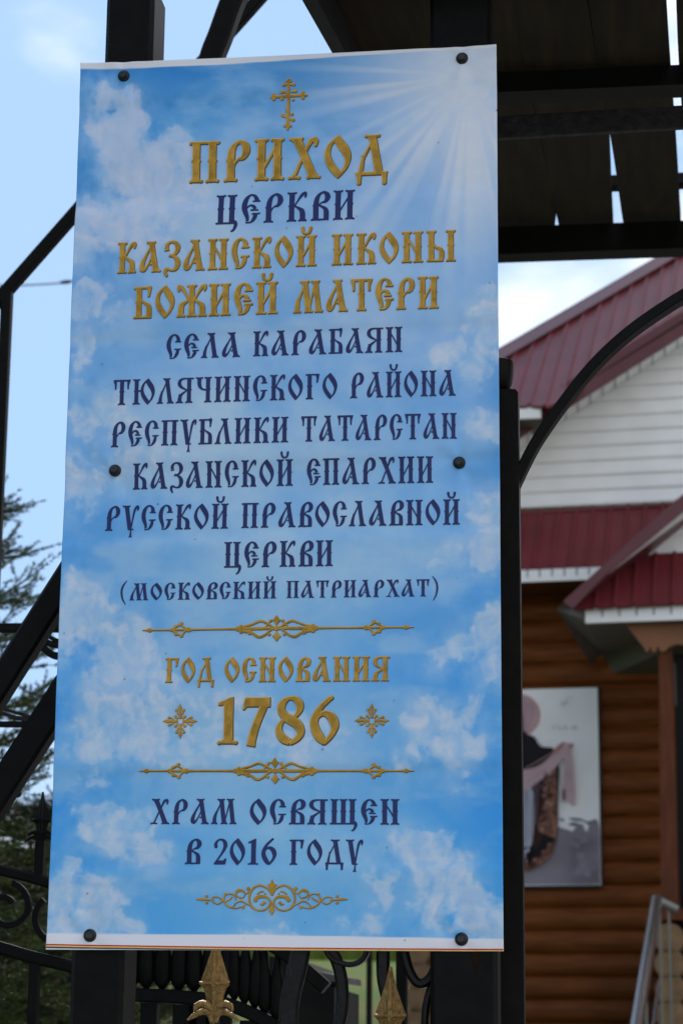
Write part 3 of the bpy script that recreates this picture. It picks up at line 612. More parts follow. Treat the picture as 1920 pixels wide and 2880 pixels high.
# thin coloured rules along the lower border, a few specks of dirt
def rule(yl, yr, th_l, th_r, m):
    pr = Print()
    for k in range(60):
        a, b = k/60, (k+1)/60; xa, xb = 108+1048*a, 108+1048*b
        ya, yb = yl+(yr-yl)*a+2.2*math.sin(math.pi*a), yl+(yr-yl)*b+2.2*math.sin(math.pi*b); ta, tb = th_l+(th_r-th_l)*a, th_l+(th_r-th_l)*b
        P_ = [np.array(bpt(xa, ya)), np.array(bpt(xb, yb)), np.array(bpt(xb, yb+tb)), np.array(bpt(xa, ya+ta))]
        for p in P_: p[0] = min(max(p[0], BX0+.0004), BX1-.0004); p[1] = max(p[1], BZ0+.0003)
        pr.stroke(P_, 0, 0)
    pr.build("border_stripe", INK[m], banner, fix=False)
rule(2168.6, 2179.4, 3.0, 2.8, 'red'); rule(2171.7, 2182.3, 3.0, 2.6, 'yellow'); rule(2174.8, 2184.6, 3.2, 1.2, 'navy')
# self-drilling screws with rubber washers
for X, Y in BOLT_PX:
    x, z = bpt(X, Y); o = float(sheet_off(x, z)); s = MB()
    base = (x, -o+.0002, z); ax = (0.06*math.sin(X), -1, 0.05*math.cos(X*3))
    s.lathe(base, [(.0086, 0), (.0087, .0012), (.0082, .0026), (.0070, .0038), (.0058, .0044), (.0056, .0048)], 24, 0, ax)
    sc_ = s.build("screw", M['rubber'], banner, smooth=True)
    s = MB(); s.lathe(np.array(base)+np.array(ax)*.0046, [(.0046, 0), (.0046, .0040), (.0040, .0047), (.0030, .0047), (.0026, .0040)], 6, 0, ax)
    hd = s.build("hex_head", M['screw_head'], banner, smooth=True); hd.parent = sc_
# ------------------------------------------------------------------ covered gate that carries the banner
gate = thing("covered_gate", "black steel gate canopy with two square posts and a dark board roof", "gate canopy", (0, .05, 0))
RA = math.tan(R(12.7)); RY1 = 2.5
rz_far = at(1350, 512, RY1)[2]
roofz = lambda y: rz_far+(y-RY1)*RA
for xa, xb in ((-.2685, -.1975), (.2047, .2918)):
    p = MB(); y0, y1 = .004, .090; zt = roofz(.045)-.01; c = .006
    prof = [(xa+c, y0), (xb-c, y0), (xb, y0+c), (xb, y1-c), (xb-c, y1), (xa+c, y1), (xa, y1-c), (xa, y0+c)]
    n = len(prof)
    p.add([(a, b, 0.0) for a, b in prof]+[(a, b, zt) for a, b in prof], [tuple(range(n)), tuple(range(2*n-1, n-1, -1))]+[(i, (i+1) % n, (i+1) % n+n, i+n) for i in range(n)])
    p.build("post", M['paint'], gate)
# boards of the roof, seen from below: parallel, with wedge-shaped and straight gaps
rb = MB()
# left edge at the near and far end of each board, and the gap on its left: constant, or a wedge opening from a point on
lefts = [(.036, .096, 0, 0, 0), (.173, .178, .001, 0, 0), (.312, .3225, .001, .009, .93), (.4195, .4865, .001, .024, .55), (.5485, .6470, .0155, 0, 0), (.682, .779, .002, 0, 0)]
x = .816
while x < 3.2: lefts.append((x, x+.10, .004, 0, 0)); x += .136
lefts.append((x, x+.1, .004, 0, 0))
for (l0, l1, _, _, _), (r0, r1, g0, g1, gs) in zip(lefts[:-1], lefts[1:]):
    ya, yb = -.10, RY1+.03+.02*math.sin(l0*40); th = .024; pts = []
    for k in range(15):
        t = k/14; y = ya+(yb-ya)*t; wob = .0012*math.sin(9*t+l0*50)
        pts.append((l0+(l1-l0)*t+wob, r0+(r1-r0)*t-g0-g1*max(0, t-gs)/(1-gs)+wob*.5, y, roofz(y)+.0015*math.sin(5*t+l0*31)))
    vs = []; fs = []
    for (a, b, y, z) in pts: vs += [(a, y, z), (b, y, z), (b, y, z+th), (a, y, z+th)]
    for k in range(14):
        i = 4*k; fs += [(i, i+1, i+5, i+4), (i+1, i+2, i+6, i+5), (i+2, i+3, i+7, i+6), (i+3, i, i+4, i+7)]
    fs += [(3, 2, 1, 0), (56, 57, 58, 59)]
    rb.add(vs, fs)
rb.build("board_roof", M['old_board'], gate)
def zrow(Y, y, X=1350): return at(X, Y, y)[2]
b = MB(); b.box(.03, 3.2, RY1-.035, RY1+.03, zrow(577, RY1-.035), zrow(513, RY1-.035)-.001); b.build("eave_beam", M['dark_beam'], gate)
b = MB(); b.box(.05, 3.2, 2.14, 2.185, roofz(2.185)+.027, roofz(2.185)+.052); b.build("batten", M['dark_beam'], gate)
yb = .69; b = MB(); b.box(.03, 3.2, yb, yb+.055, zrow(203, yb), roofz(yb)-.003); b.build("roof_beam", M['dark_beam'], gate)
ys = (-.1, RY1+.03)
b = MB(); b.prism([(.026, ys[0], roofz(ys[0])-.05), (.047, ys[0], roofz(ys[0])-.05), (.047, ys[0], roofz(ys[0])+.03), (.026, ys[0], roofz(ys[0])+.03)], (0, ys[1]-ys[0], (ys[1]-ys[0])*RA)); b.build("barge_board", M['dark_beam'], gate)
yt = .34; b = MB(); p0 = at(1150, 295, yt); p1 = at(1568, 270, yt); d = (p1-p0)/np.linalg.norm(p1-p0)
b.bar([p0-d*.2+(p1-p0)*t for t in np.linspace(0, 1, 6)]+[p1+d*2.4], .037, .012); b.build("tie_bar", M['bar_rough'], gate)
b = MB(); b.bar([at(X, Y, .8) for X, Y in spline([(446, 420), (452, 320), (462, 240), (486, 138), (507, 82), (537, 0), (580, -90), (650, -200), (760, -300)], 5)]+[], .042, .034); b.build("arched_bar", M['paint'], gate)
# oblique struts running down to the left from the left post
for (xa, ya), (xb, yb_) in (((236, 1206), (-330, 2098)), ((228, 1471), (-330, 2330))):
    q0, q1 = at(xa, ya, .13), at(xb, yb_, .13); b = MB(); b.bar([q0, q0+(q1-q0)*.5, q1], .0375 if ya < 1400 else .041, .036); b.build("brace", M['paint'], gate)

# the hanging stile of the gate leaf with its arched top bar
leafg = thing("gate_leaf", "black tubular gate stile with round cap and arched top bar beside the banner", "gate", (.3, .12, 0))
yl = .115; zt = at(1170, 893, yl)[2]; b = MB()
xr0 = at(1183, 1000, yl)[0]; xr = .3205
b.prism([(.266, yl, .0), (xr, yl, .0), (xr, yl, zt-.006), (xr-.003, yl, zt-.001), (xr-.009, yl, zt), (.266, yl, zt)], (0, .045, 0)); b.build("stile", M['paint'], leafg)
cx = at(1138, 850, yl)[0]; s_ = (at(1178, 850, yl)[0]-cx); z0 = at(1160, 891, yl)[2]; z1 = at(1160, 813, yl)[2]; h = z1-z0
b = MB(); b.lathe((cx, yl+.022, z0-.003), [(s_*.40, 0), (s_*.48, .06*h), (s_*.72, .14*h), (s_*.88, .3*h), (s_*.98, .55*h), (s_*1.0, .85*h), (s_*.96, .95*h), (s_*.7, 1.02*h)], 20); b.build("cap", M['paint'], leafg, smooth=True)
b = MB(); b.bar([at(X, Y, yl+.022) for X, Y in spline([(1172, 1142), (1190, 1098), (1233, 1014), (1295, 925), (1362, 842), (1440, 769), (1535, 702), (1620, 655), (1740, 610), (1900, 580)], 5)], .0145, .03); b.build("arched_bar", M['paint'], leafg)
xe = at(1900, 580, yl)[0]; b = MB(); b.box(xe-.02, xe+.02, yl+.005, yl+.04, 0, at(1900, 580, yl)[2]+.01); b.build("stile", M['paint'], leafg)
for za in (.95, .12):
    b = MB(); b.box(.321, xe-.021, yl+.008, yl+.036, za, za+.04); b.build("rail", M['paint'], leafg)

# ------------------------------------------------------------------ wrought panel between the two posts, gilded spear tips
def spear(name, parent, X, Ytip, Ywide, hw, y, m, leaves=True):
    c = at(X, Ywide, y); px = c[0]-at(X-1, Ywide, y)[0]; w = hw*px; zt = at(X, Ytip, y)[2]; L_ = zt-c[2]; b = MB()
    prof = [(-1.7*L_, .30), (-1.0*L_, .27), (-.70*L_, .34), (-.50*L_, .50), (-.36*L_, .56), (-.20*L_, .68), (-.10*L_, .80), (-.035*L_, 1.0), (.04*L_, 1.0), (.30*L_, .70), (.62*L_, .36), (.9*L_, .16), (.985*L_, .12), (L_, .05)]
    vs = []; fs = []
    for h, k in prof:
        a = w*k; t = min(a*.55, .010)+.001; g = .16*a+.0012
        vs += [(c[0]-a, c[1], c[2]+h), (c[0]-g, c[1]-t*.72, c[2]+h), (c[0]-g*.55, c[1]-t-.0016, c[2]+h), (c[0]+g*.55, c[1]-t-.0016, c[2]+h), (c[0]+g, c[1]-t*.72, c[2]+h), (c[0]+a, c[1], c[2]+h), (c[0], c[1]+t, c[2]+h)]
    n = 7
    for i in range(len(prof)-1): fs += [(i*n+j, i*n+(j+1) % n, (i+1)*n+(j+1) % n, (i+1)*n+j) for j in range(n)]
    fs += [tuple(range(n-1, -1, -1)), tuple((len(prof)-1)*n+j for j in range(n))]
    b.add(vs, fs)
    b.tube([(c[0]-w*1.02, c[1]-.005, c[2]), (c[0], c[1]-min(w*.5, .010)-.002, c[2]), (c[0]+w*1.02, c[1]-.005, c[2])], .0022, 8)   # cross rib
    if leaves:
        zb = c[2]-.31*L_
        for s in (-1, 1):
            for pts, rr in (([(.02, -1.10), (.22, -.66), (.66, -.36), (1.12, -.46), (1.34, -.84)], .24), ([(.12, -1.6), (.28, -1.05), (.64, -.88), (1.15, -1.04), (1.78, -1.46)], .22)):
                path = spline([(c[0]+s*a*w, c[1]-.004-.20*w*math.sin(min(a, 1.2)*1.3), zb+h*w) for a, h in pts], 6); k = len(path)
                b.tube(path, rr*w, 8, scale=[.7+.4*math.sin(math.pi*min(1, i/(k*.8))) if i < k*.75 else max(.18, 1.0-(i-k*.75)/(k*.25)*.85) for i in range(k)])
    return b.build(name, m, parent, smooth=False)
pan = thing("iron_grille", "black wrought iron grille with two gold spear tips between the banner posts", "iron grille", (0, .04, 1.0))
YP = .035
spear("spear_finial", pan, 494, 2146, 2258.6, 33, YP, M['gold_iron'])
spear("spear_finial", pan, 896, 2220, 2333, 35, YP, M['gold_iron'])
for X in (494, 896):
    b = MB(); c = at(X, 2380, YP); b.box(c[0]-.0047, c[0]+.0047, YP-.005, YP+.006, .62, c[2]+(.02 if X < 500 else -.04)); b.build("picket", M['iron'], pan)
Z2 = lambda zx, zy: (653.3+zx/4.174, 2164+zy/4.174)
def scroll(pts, w, d=.016, y=YP+.012):
    b = MB(); b.bar([at(*Z2(*q), y) for q in spline(pts, 7)], w, d, ch=.3); return b.build("scroll", M['iron'], pan, smooth=True)
scroll([(420, -160), (400, 40), (425, 120), (480, 175), (560, 205), (640, 215), (715, 195), (770, 140), (790, 60), (740, -60)], .0068, .020)
scroll([(440, 60), (500, 180), (540, 330), (555, 500), (545, 680), (500, 860), (430, 1000)], .0165, .012)
scroll([(945, -200), (945, 100), (945, 300), (965, 440), (1010, 600), (1080, 760), (1120, 900)], .0175, .012)
scroll([(1150, -160), (1140, 20), (1165, 170), (1205, 290), (1265, 380), (1330, 395), (1400, 340), (1470, 200)], .0125, .020)
scroll([(1480, 260), (1410, 420), (1365, 560), (1345, 720), (1350, 900), (1400, 1080)], .0095, .012)
scroll([(160, -100), (150, 100), (110, 300), (60, 500), (40, 760), (80, 980)], .0260, .012)
b = MB(); b.box(-.196, .204, YP+.004, YP+.024, .60, .63); b.build("rail", M['iron'], pan)
b = MB(); b.box(-.196, .204, YP+.004, YP+.024, 1.40, 1.43); b.build("rail", M['iron'], pan)

# ------------------------------------------------------------------ gate further in, arched rail with a row of drop-shaped bars
inner = thing("inner_gate", "black inner gate with arched rail and drop-shaped bars behind the gold spear tips", "gate", (-.2, .7, 0))
Z1 = lambda zx, zy: (294+zx/4.174, 2164+zy/4.174)
YI = .62
arc = [(-500, 640), (-250, 560), (0, 510), (200, 512), (420, 520), (600, 535), (800, 555), (1000, 610), (1200, 690), (1400, 800), (1600, 940), (1900, 1200)]
b = MB(); b.bar([at(*Z1(*q), YI) for q in spline(arc, 4)], .021, .03); b.build("arched_rail", M['iron_dull'], inner)
b = MB(); b.bar([at(*Z1(a, q-760), YI) for a, q in spline(arc, 4)], .021, .03); b.build("arched_rail", M['iron_dull'], inner)
ay = lambda a: np.interp(a, [q[0] for q in arc], [q[1] for q in arc])
for i, zx in enumerate((-110, 30, 178, 328, 485, 635, 785, 925, 1020, 1118, 1215, 1312, 1420, 1530)):
    zb = ay(zx)-82; lo = at(*Z1(zx, zb), YI); hi = at(*Z1(zx, zb-470), YI); hgt = hi[2]-lo[2]; rr = (.0150 if zx < 900 else .0118)
    b = MB(); b.lathe(lo, [(rr*.22, -.004), (rr*.55, .03*hgt), (rr*.8, .09*hgt), (rr*.96, .2*hgt), (rr, .38*hgt), (rr*.95, .6*hgt), (rr*.8, .85*hgt), (rr*.55, 1.1*hgt), (rr*.35, 1.3*hgt)], 12, 0, (0.03*math.sin(i*2.1), 0, 1)); b.build("drop_bar", M['iron_dull'], inner, smooth=True)
for zx in (215, 540, 700, 860, 1180, 1500):
    c = at(*Z1(zx, ay(zx)+70), YI); b = MB(); b.box(c[0]-(.013 if zx == 215 else .016), c[0]+(.013 if zx == 215 else .022), YI-.012, YI+.012, .12, c[2]); b.build("picket", M['iron_dull'], inner)
c0, c1 = at(*Z1(-400, 600), YI), at(*Z1(1900, 1200), YI)
b = MB(); b.box(c0[0], c1[0], YI-.015, YI+.015, .10, .14); b.build("rail", M['iron_dull'], inner)
for c_ in (c0, c1):
    b = MB(); b.box(c_[0]-.02, c_[0]+.02, YI-.02, YI+.02, 0, c_[2]); b.build("stile", M['iron_dull'], inner)

# ------------------------------------------------------------------ tall arched frame on the left, thin black tube
arch = thing("iron_arch_frame", "tall slim black tube frame with slanting top against the sky left of the banner", "arch frame", (-1.2, 1.6, 0))
YA = 1.6
p1, p2 = at(18, 672, YA), at(4, 1340, YA)
b = MB(); b.bar([np.array([p1[0], YA, 0]), np.array([p1[0], YA, 1.5]), p1+np.array([0, 0, .0])], .0225, .025); b.build("post", M['paint'], arch)
b = MB(); b.bar([at(X, Y, YA) for X, Y in ((-420, 1100), (-200, 890), (-60, 752), (20, 664), (180, 482), (450, 160), (600, -8), (760, -200), (930, -400))], .026, .026); b.build("rafter", M['paint'], arch)
q = at(930, -400, YA)
b = MB(); b.bar([np.array([q[0], YA, 0]), np.array([q[0], YA, 1.9]), q], .0225, .025); b.build("post", M['paint'], arch)

# ------------------------------------------------------------------ iron fences on the left
fence = thing("wrought_iron_fence", "black wrought iron fence with spear tip and scrolls at the lower left", "fence", (-.6, .5, 0))
YF = .50
Z3 = lambda zx, zy: (zx/4.237, 1796.7+zy/4.237)
spear("spear_finial", fence, Z3(410, 0)[0], 1819, Z3(0, 372)[1], 19.5, YF, M['iron_dull'])
c = at(*Z3(395, 700), YF); b = MB(); b.box(c[0]-.007, c[0]+.007, YF-.008, YF+.008, at(*Z3(390, 930), YF)[2], at(*Z3(390, 570), YF)[2]); b.build("picket", M['iron_dull'], fence)
def rl(pts, w): b = MB(); b.bar([at(*Z3(*q_), YF) for q_ in spline(pts, 5)], w, .022, ch=.2); return b.build("rail", M['iron_dull'], fence)
rl([(-1500, 700), (-800, 730), (-300, 790), (0, 855), (250, 915), (490, 985), (700, 1060)], .0165)
rl([(-1500, 1330), (-800, 1400), (-300, 1525), (0, 1612), (340, 1710), (690, 1790), (800, 1830)], .0195)
def crl(cx_, cy_, r0, r1, t0, t1, w=.009):
    b = MB(); n = 26
    b.bar([at(*Z3(cx_+(r0+(r1-r0)*k/n)*math.cos(t0+(t1-t0)*k/n), cy_-(r0+(r1-r0)*k/n)*math.sin(t0+(t1-t0)*k/n)), YF) for k in range(n+1)], w, .016); return b.build("scroll", M['iron_dull'], fence)
crl(70, 1220, 245, 70, R(75), R(-330)); crl(590, 1330, 240, 235, R(130), R(280)); crl(-520, 1180, 250, 70, R(100), R(430)); crl(-900, 1150, 230, 70, R(75), R(-330))
for zx in (345, -180, -700, -1200):
    c = at(*Z3(zx, 1760), YF); b = MB(); b.box(c[0]-.0070, c[0]+.0070, YF-.009, YF+.009, .1, c[2]); b.build("picket", M['iron_dull'], fence)
for zx in (-420, -1200):
    spear("spear_finial", fence, Z3(zx, 0)[0], 1780, Z3(0, 310)[1], 19.5, YF, M['iron_dull'])
lo0, lo1 = at(*Z3(-1500, 2000), YF), at(*Z3(800, 2000), YF)
b = MB(); b.box(lo0[0], lo1[0], YF-.01, YF+.01, .12, .15); b.build("rail", M['iron_dull'], fence)

trel = thing("iron_trellis", "black iron trellis of level rails and twisted hooks crossing the slanting braces", "trellis", (-.7, 1.0, 0))
YT = 1.0
Z5 = lambda zx, zy: (zx/4.8, 1347.5+zy/4.8)
def tb(nm, pts, w, d=.012, m='iron_dull'):
    b = MB(); b.bar([at(*Z5(*q_), YT) for q_ in spline(pts, 5)], w, d); return b.build(nm, M[m], trel)
tb("rail", [(-1500, 455), (-600, 455), (40, 455), (650, 455), (1400, 460)], .0150, .02)
tb("rail", [(-1500, 1515), (-600, 1515), (0, 1518), (600, 1522), (1400, 1530)], .0090, .02)
tb("twisted_bar", [(-300, 1250), (30, 1345), (300, 1425), (590, 1508), (800, 1570)], .0058, .008, 'bar_rough')
tb("twisted_bar", [(-400, 1400), (0, 1395), (150, 1440), (330, 1475), (500, 1530)], .0075, .008, 'bar_rough')
tb("hook", [(400, 560), (450, 600), (530, 620), (600, 640), (760, 660)], .0110); tb("hook", [(480, 520), (560, 560), (640, 600), (760, 640)], .0075)
tb("hook", [(330, 620), (420, 640), (500, 690), (560, 740), (640, 765), (780, 740)], .0130)
tb("hook", [(-260, 2200), (0, 2205), (110, 2215), (190, 2255), (200, 2290), (100, 2260), (-120, 2240)], .0105)
for xx in (-1400, 1300):
    c = at(*Z5(xx, 455), YT); b = MB(); b.box(c[0]-.012, c[0]+.012, YT-.012, YT+.012, 0, c[2]+.03); b.build("post", M['iron_dull'], trel)

# ------------------------------------------------------------------ overhead wire with a joint
wr = MB(); yw = 16.0
pts = [at(X, Y, yw) for X, Y in spline([(-500, 645), (-150, 656), (0, 655), (40, 655), (95, 653), (135, 650), (165, 646), (400, 615), (900, 530)], 6)]
wr.tube(pts, .0085, 8)
wj = thing("overhead_wire", "thin dark overhead wire with a thick joint crossing the sky left of the banner", "wire", pts[0])
wr.build("cable", M['wire'], wj)
b = MB(); jp = [at(X, Y, yw) for X, Y in ((138, 649.5), (146, 648.5), (157, 647), (166, 646))]; b.tube(jp, .019, 10, scale=[.5, 1, 1, .6]); b.build("joint", M['wire'], wj, smooth=True)

# dark slanted box behind the inner gate
bx = thing("slanted_box", "dark slanted wooden box with a grey lid edge behind the inner gate", "box", (0, 2.4, .4))
YB = 2.4; b = MB(); zlow = at(700, 2352, YB)[2]-.9
P = [at(600, 2352, YB), at(618, 2196, YB), at(700, 2208, YB), at(742, 2262, YB), at(768, 2268, YB), at(770, 2352, YB)]
P = [np.array([P[0][0], YB, zlow])]+P[1:5]+[np.array([P[5][0], YB, zlow])]
b.prism(P, (0, .5, 0)); b.build("body", M['dark_beam'], bx)
b = MB(); b.prism([at(716, 2228, YB-.01), at(770, 2240, YB-.01), at(772, 2256, YB-.01), at(730, 2250, YB-.01)], (0, .52, .01)); b.build("lid", mat("weathered_lid", (.09, .085, .085), .8, vary=.3, spec=.1), bx)

# rust running down from the lower right screw
b = MB(); yr = .0033
for pts in ([(1076, 2184), (1103, 2184), (1099, 2196), (1095, 2205), (1096, 2222), (1092, 2240), (1089, 2219), (1085, 2204), (1081, 2195)], [(1062, 2184), (1074, 2184), (1070, 2190), (1064, 2189)]):
    b.poly([at(X, Y, yr) for X, Y in pts])
b.build("rust_stain", mat("rust_stain", (.055, .022, .006), .9, vary=.6, scale=220, rgb2=(.008, .006, .004), spec=.1), gate)
# ------------------------------------------------------------------ ground and far fence
def ground_z(x, y):
    d = y-CAM[1]
    z = np.interp(d, [-50, 4, 9, 17.5, 30, 60, 160, 900], [0, 0, .55, 1.80, 2.93, 4.7, 6.6, 10.0])
    return z
gb = MB(); xs = np.concatenate([np.linspace(-600, -30, 12), np.linspace(-28, 28, 57), np.linspace(30, 600, 12)]); ys = np.concatenate([np.linspace(-60, 0, 8), np.linspace(.5, 40, 50), np.linspace(45, 900, 30)])
gv = [(x, y, float(ground_z(x, y))+(.03*math.sin(x*1.7)*math.sin(y*1.3) if abs(x) < 30 and 1 < y < 60 else 0)) for y in ys for x in xs]; k = len(xs)
gb.add(gv, [(j*k+i, j*k+i+1, (j+1)*k+i+1, (j+1)*k+i) for j in range(len(ys)-1) for i in range(k-1)])
gm = mat("mown_grass", (0.045, 0.105, 0.008), .9, rgb2=(0.115, 0.12, 0.026), scale=.35, bump=.6, bscale=9, spec=.04)
tag(gb.build("ground", gm, smooth=True), kind='structure')
pb_ = MB(); px_ = np.linspace(-.9, 16, 24); py_ = np.concatenate([np.linspace(-40, 0, 9), np.linspace(.5, 13, 26)])
pb_.add([(x, y, float(ground_z(x, y))+.045) for y in py_ for x in px_], [(j*24+i, j*24+i+1, (j+1)*24+i+1, (j+1)*24+i) for j in range(len(py_)-1) for i in range(23)])
tag(pb_.build("bounce_gravel", mat("pale_bounce_gravel", (.34, .33, .31), .9, vary=.25, scale=30, bump=.5, bscale=60), smooth=True), kind='structure')  # unseen pale sheet added to bounce light up onto banner and siding
# green profiled sheet fence far behind the yard
cf = thing("corrugated_fence", "far yellow-green corrugated metal fence seen through the gate bars", "fence", (-9, 33, 1.5))
def far(X, Y, y): return at(X, Y, y)
xa, xb, yf = at(-300, 2200, 34)[0], at(930, 2200, 34)[0], 34.0
b = MB(); vs = []; n = int((xb-xa)/.075); zt = at(500, 2120, yf)[2]; zb_ = float(ground_z(0, yf))-.1
for i in range(n+1):
    x = xa+i*.075; o = (0, .035, .035, 0)[i % 4]; vs += [(x, yf-o, zb_), (x, yf-o, zt)]
b.add(vs, [(2*i, 2*i+2, 2*i+3, 2*i+1) for i in range(n)]); sh = b.build("sheet", M['galv'], cf, fix=False)
for za in (zt-.35, zb_+.4):
    b = MB(); b.box(xa, xb, yf+.05, yf+.10, za, za+.06); b.build("rail", M['iron_dull'], cf)
for i, xx in enumerate(np.linspace(xa+.2, xb-.05, 5)):
    b = MB(); b.box(xx-.04, xx+.04, yf+.10, yf+.18, zb_-.3, zt-.02); b.build("post", M['iron_dull'], cf)
sp = at(847.5, 2300, 6.0); stp = MB(); hw = .0095
stp.tube([(sp[0], 6, float(ground_z(0, 6))-.1), (sp[0], 6, sp[2]+.62)], .012, 10); stp.lathe((sp[0], 6, sp[2]+.62), [(.014, 0), (.014, .012), (.006, .02)], 10)
tag(stp.build("steel_post", M['iron_dull']), "single thin black steel post standing on the lawn behind the gate", "post")

# ------------------------------------------------------------------ the log house
HA = R(5.5); U = np.array([math.cos(HA), -math.sin(HA), 0]); N = np.array([-math.sin(HA), -math.cos(HA), 0])
O0 = at(1350, 1600, 14.0); O0[2] = 0
def H(X, Y, w=0.0): return onplane(X, Y, O0+N*w, N)
def hl(p): q = np.asarray(p)-O0; return q@U, q[2], q@N
def hw_(u, z, w=0.0): return O0+U*u+N*w+np.array([0, 0, z])
house = thing("log_house", "orange log house with wine-red sheet roofs, white sided gable and a roofed porch", "house", hw_(0, .8))
uL = hl(H(972, 2300))[0]; uR = 7.5
# logs
ub = hl(H(1346, 1352))[1]; lw = MB(); pitch = .1655; r0 = .098
z = 1.55; rr_ = random.Random(3)
while z < ub+.25:
    n = 12; r = r0*rr_.uniform(.985, 1.02); prof = [(r*math.cos(a), r*math.sin(a)) for a in np.linspace(-math.pi/2-.5, math.pi/2+.5, n)]
    vs = []; L_ = np.linspace(uL, uR, 2)
    for u in L_: vs += [hw_(u, z+s_, c_-.075) for c_, s_ in prof]
    lw.add(vs, [(j, j+1, n+j+1, n+j) for j in range(n-1)]+[tuple(range(n-1, -1, -1)), tuple(n+j for j in range(n))])
    z += pitch
lw.build("log_wall", M['log'], house, smooth=True)
# side wall running back from the left corner, with log ends poking out at the corner
swl = MB(); z = 1.55+pitch/2
for k in range(18):
    n = 12; c_ = hw_(uL+.06, z, 0)
    swl.tube([c_-N*.1, c_-N*6.5], r0, n); z += pitch
swl.build("side_log_wall", M['log'], house, smooth=True)
z = 1.55+pitch/2
for k in range(8):
    c_ = hw_(uL-.02+.012*math.sin(k*2.3), z, 0); b = MB(); b.tube([c_-N*.1, c_+N*.16], r0*1.04, 18); b.build("log_end", M['log_cut'], house, smooth=True); z += pitch
zdk = H(1536, 2082, 1.4)[2]-.02; rc = hl(H(1534, 2200, 1.5))[0]; z = zdk-.19-pitch*5                                 # crossing logs beside the steps
for k in range(6):
    c_ = hw_(rc+.01*math.sin(k*3.1), z, 0); b = MB(); b.tube([c_-N*.05, c_+N*1.42], r0*1.02, 18); b.build("log_end", M['log_cut'], house, smooth=True); z += pitch
# white siding in the main gable
sl = MB(); z0 = hl(H(1300, 1163))[1]; p_ = .1165
g0, g1 = hl(H(1189, 1033)), hl(H(1568, 790)); slope = (g1[1]-g0[1])/(g1[0]-g0[0])
ap_u = g1[0]+1.55; ap_z = g1[1]+slope*1.55
i = 0
while z0+i*p_ < ap_z:
    za, zb = z0+i*p_, z0+(i+1)*p_-.001
    la = max(g0[0]+(za-g0[1])/slope, uL-.4); ra = 2*ap_u-la; lb = max(g0[0]+(zb-g0[1])/slope, uL-.4); rb_ = 2*ap_u-lb
    if la > ra: break
    sl.add([hw_(la, za, .012), hw_(ra, za, .012), hw_(ra, za+.018, .016), hw_(la, za+.018, .016), hw_(rb_, zb, .001), hw_(lb, zb, .001), hw_(la, za, -.02), hw_(ra, za, -.02)], [(0, 1, 2, 3), (3, 2, 4, 5), (6, 7, 1, 0)]); i += 1
sl.build("gable_siding", M['siding'], house)
# ribbed roofs
def ribbed(poly_px, p, e, s, nn, pitch, name, m, rib=.018, ribw=.022, edge=.02):
    P = [onplane(X, Y, p, nn) for X, Y in poly_px]; A = np.array([[(q-p)@e, (q-p)@s] for q in P]); b = MB(); ph = .3*pitch
    def span(a):
        v = []
        for i in range(len(A)):
            (a0, b0), (a1, b1) = A[i], A[(i+1) % len(A)]
            if (a0-a)*(a1-a) <= 0 and a0 != a1: v.append(b0+(b1-b0)*(a-a0)/(a1-a0))
        return (min(v), max(v)) if len(v) >= 2 else None
    W = lambda a, c, h: p+e*a+s*c+nn*h
    a = A[:, 0].min()+1e-4; amax = A[:, 0].max()-1e-4
    cuts = [a]; k = math.ceil(a/pitch)
    while k*pitch < amax:
        for o in (0, .006, ribw-.006+.006, ribw+.006): cuts.append(k*pitch+o)
        k += 1
    cuts = sorted(c for c in cuts if A[:, 0].min() <= c <= amax)+[amax]
    hgt = lambda c: rib if .005 <= (c % pitch) <= ribw+.0005 else 0.0
    for c0, c1 in zip(cuts[:-1], cuts[1:]):
        s0, s1 = span(c0), span(c1)
        if not s0 or not s1: continue
        h0, h1 = hgt(c0), hgt(c1)
        b.add([W(c0, s0[0], h0), W(c1, s1[0], h1), W(c1, s1[1], h1), W(c0, s0[1], h0), W(c0, s0[0], h0-edge), W(c1, s1[0], h1-edge), W(c1, s1[1], h1-edge), W(c0, s0[1], h0-edge)], [(0, 1, 2, 3), (4, 5, 1, 0), (7, 6, 5, 4)])
    return b.build(name, m, house, fix=False), W, A
def slope_plane(p, ang): s = -N*math.cos(ang)+np.array([0, 0, math.sin(ang)]); return U, s, np.cross(U, s)
pe = H(1210, 933, .75); e, s, nn = slope_plane(pe, R(37))
ribbed([(900, 947), (1640, 912), (1640, 523), (900, 955-.0)] if False else [(946, 944), (1236, 931), (1262, 936), (1640, 704), (1640, 523)], pe, e, s, nn, .1165, "main_roof", M['roof_red'])
# hip capping along the upper edge
h0, h1 = onplane(940, 929+2, pe, nn), onplane(1660, 511, pe, nn); b = MB()
dn = (h1-h0)/np.linalg.norm(h1-h0); sd_ = np.cross(nn, dn); sd_ = sd_ if sd_[2] < 0 else -sd_
b.prism([h0+nn*.026, h1+nn*.026, h1+sd_*.16+nn*.026, h0+sd_*.16+nn*.026], nn*.012); b.prism([h0+nn*.03, h1+nn*.03, h1-sd_*.05-N*.12, h0-sd_*.05-N*.12], nn*.012); b.build("hip_cap", M['trim_red'], house)
# back slope so that the roof is closed from the left
bk = onplane(946, 944, pe, nn); ap = onplane(1640, 523, pe, nn); b = MB(); b.poly([bk-nn*.03, ap-nn*.03, ap-N*8-nn*.03, bk-N*14-nn*.03]); b.build("side_roof", M['trim_red'], house, fix=False)
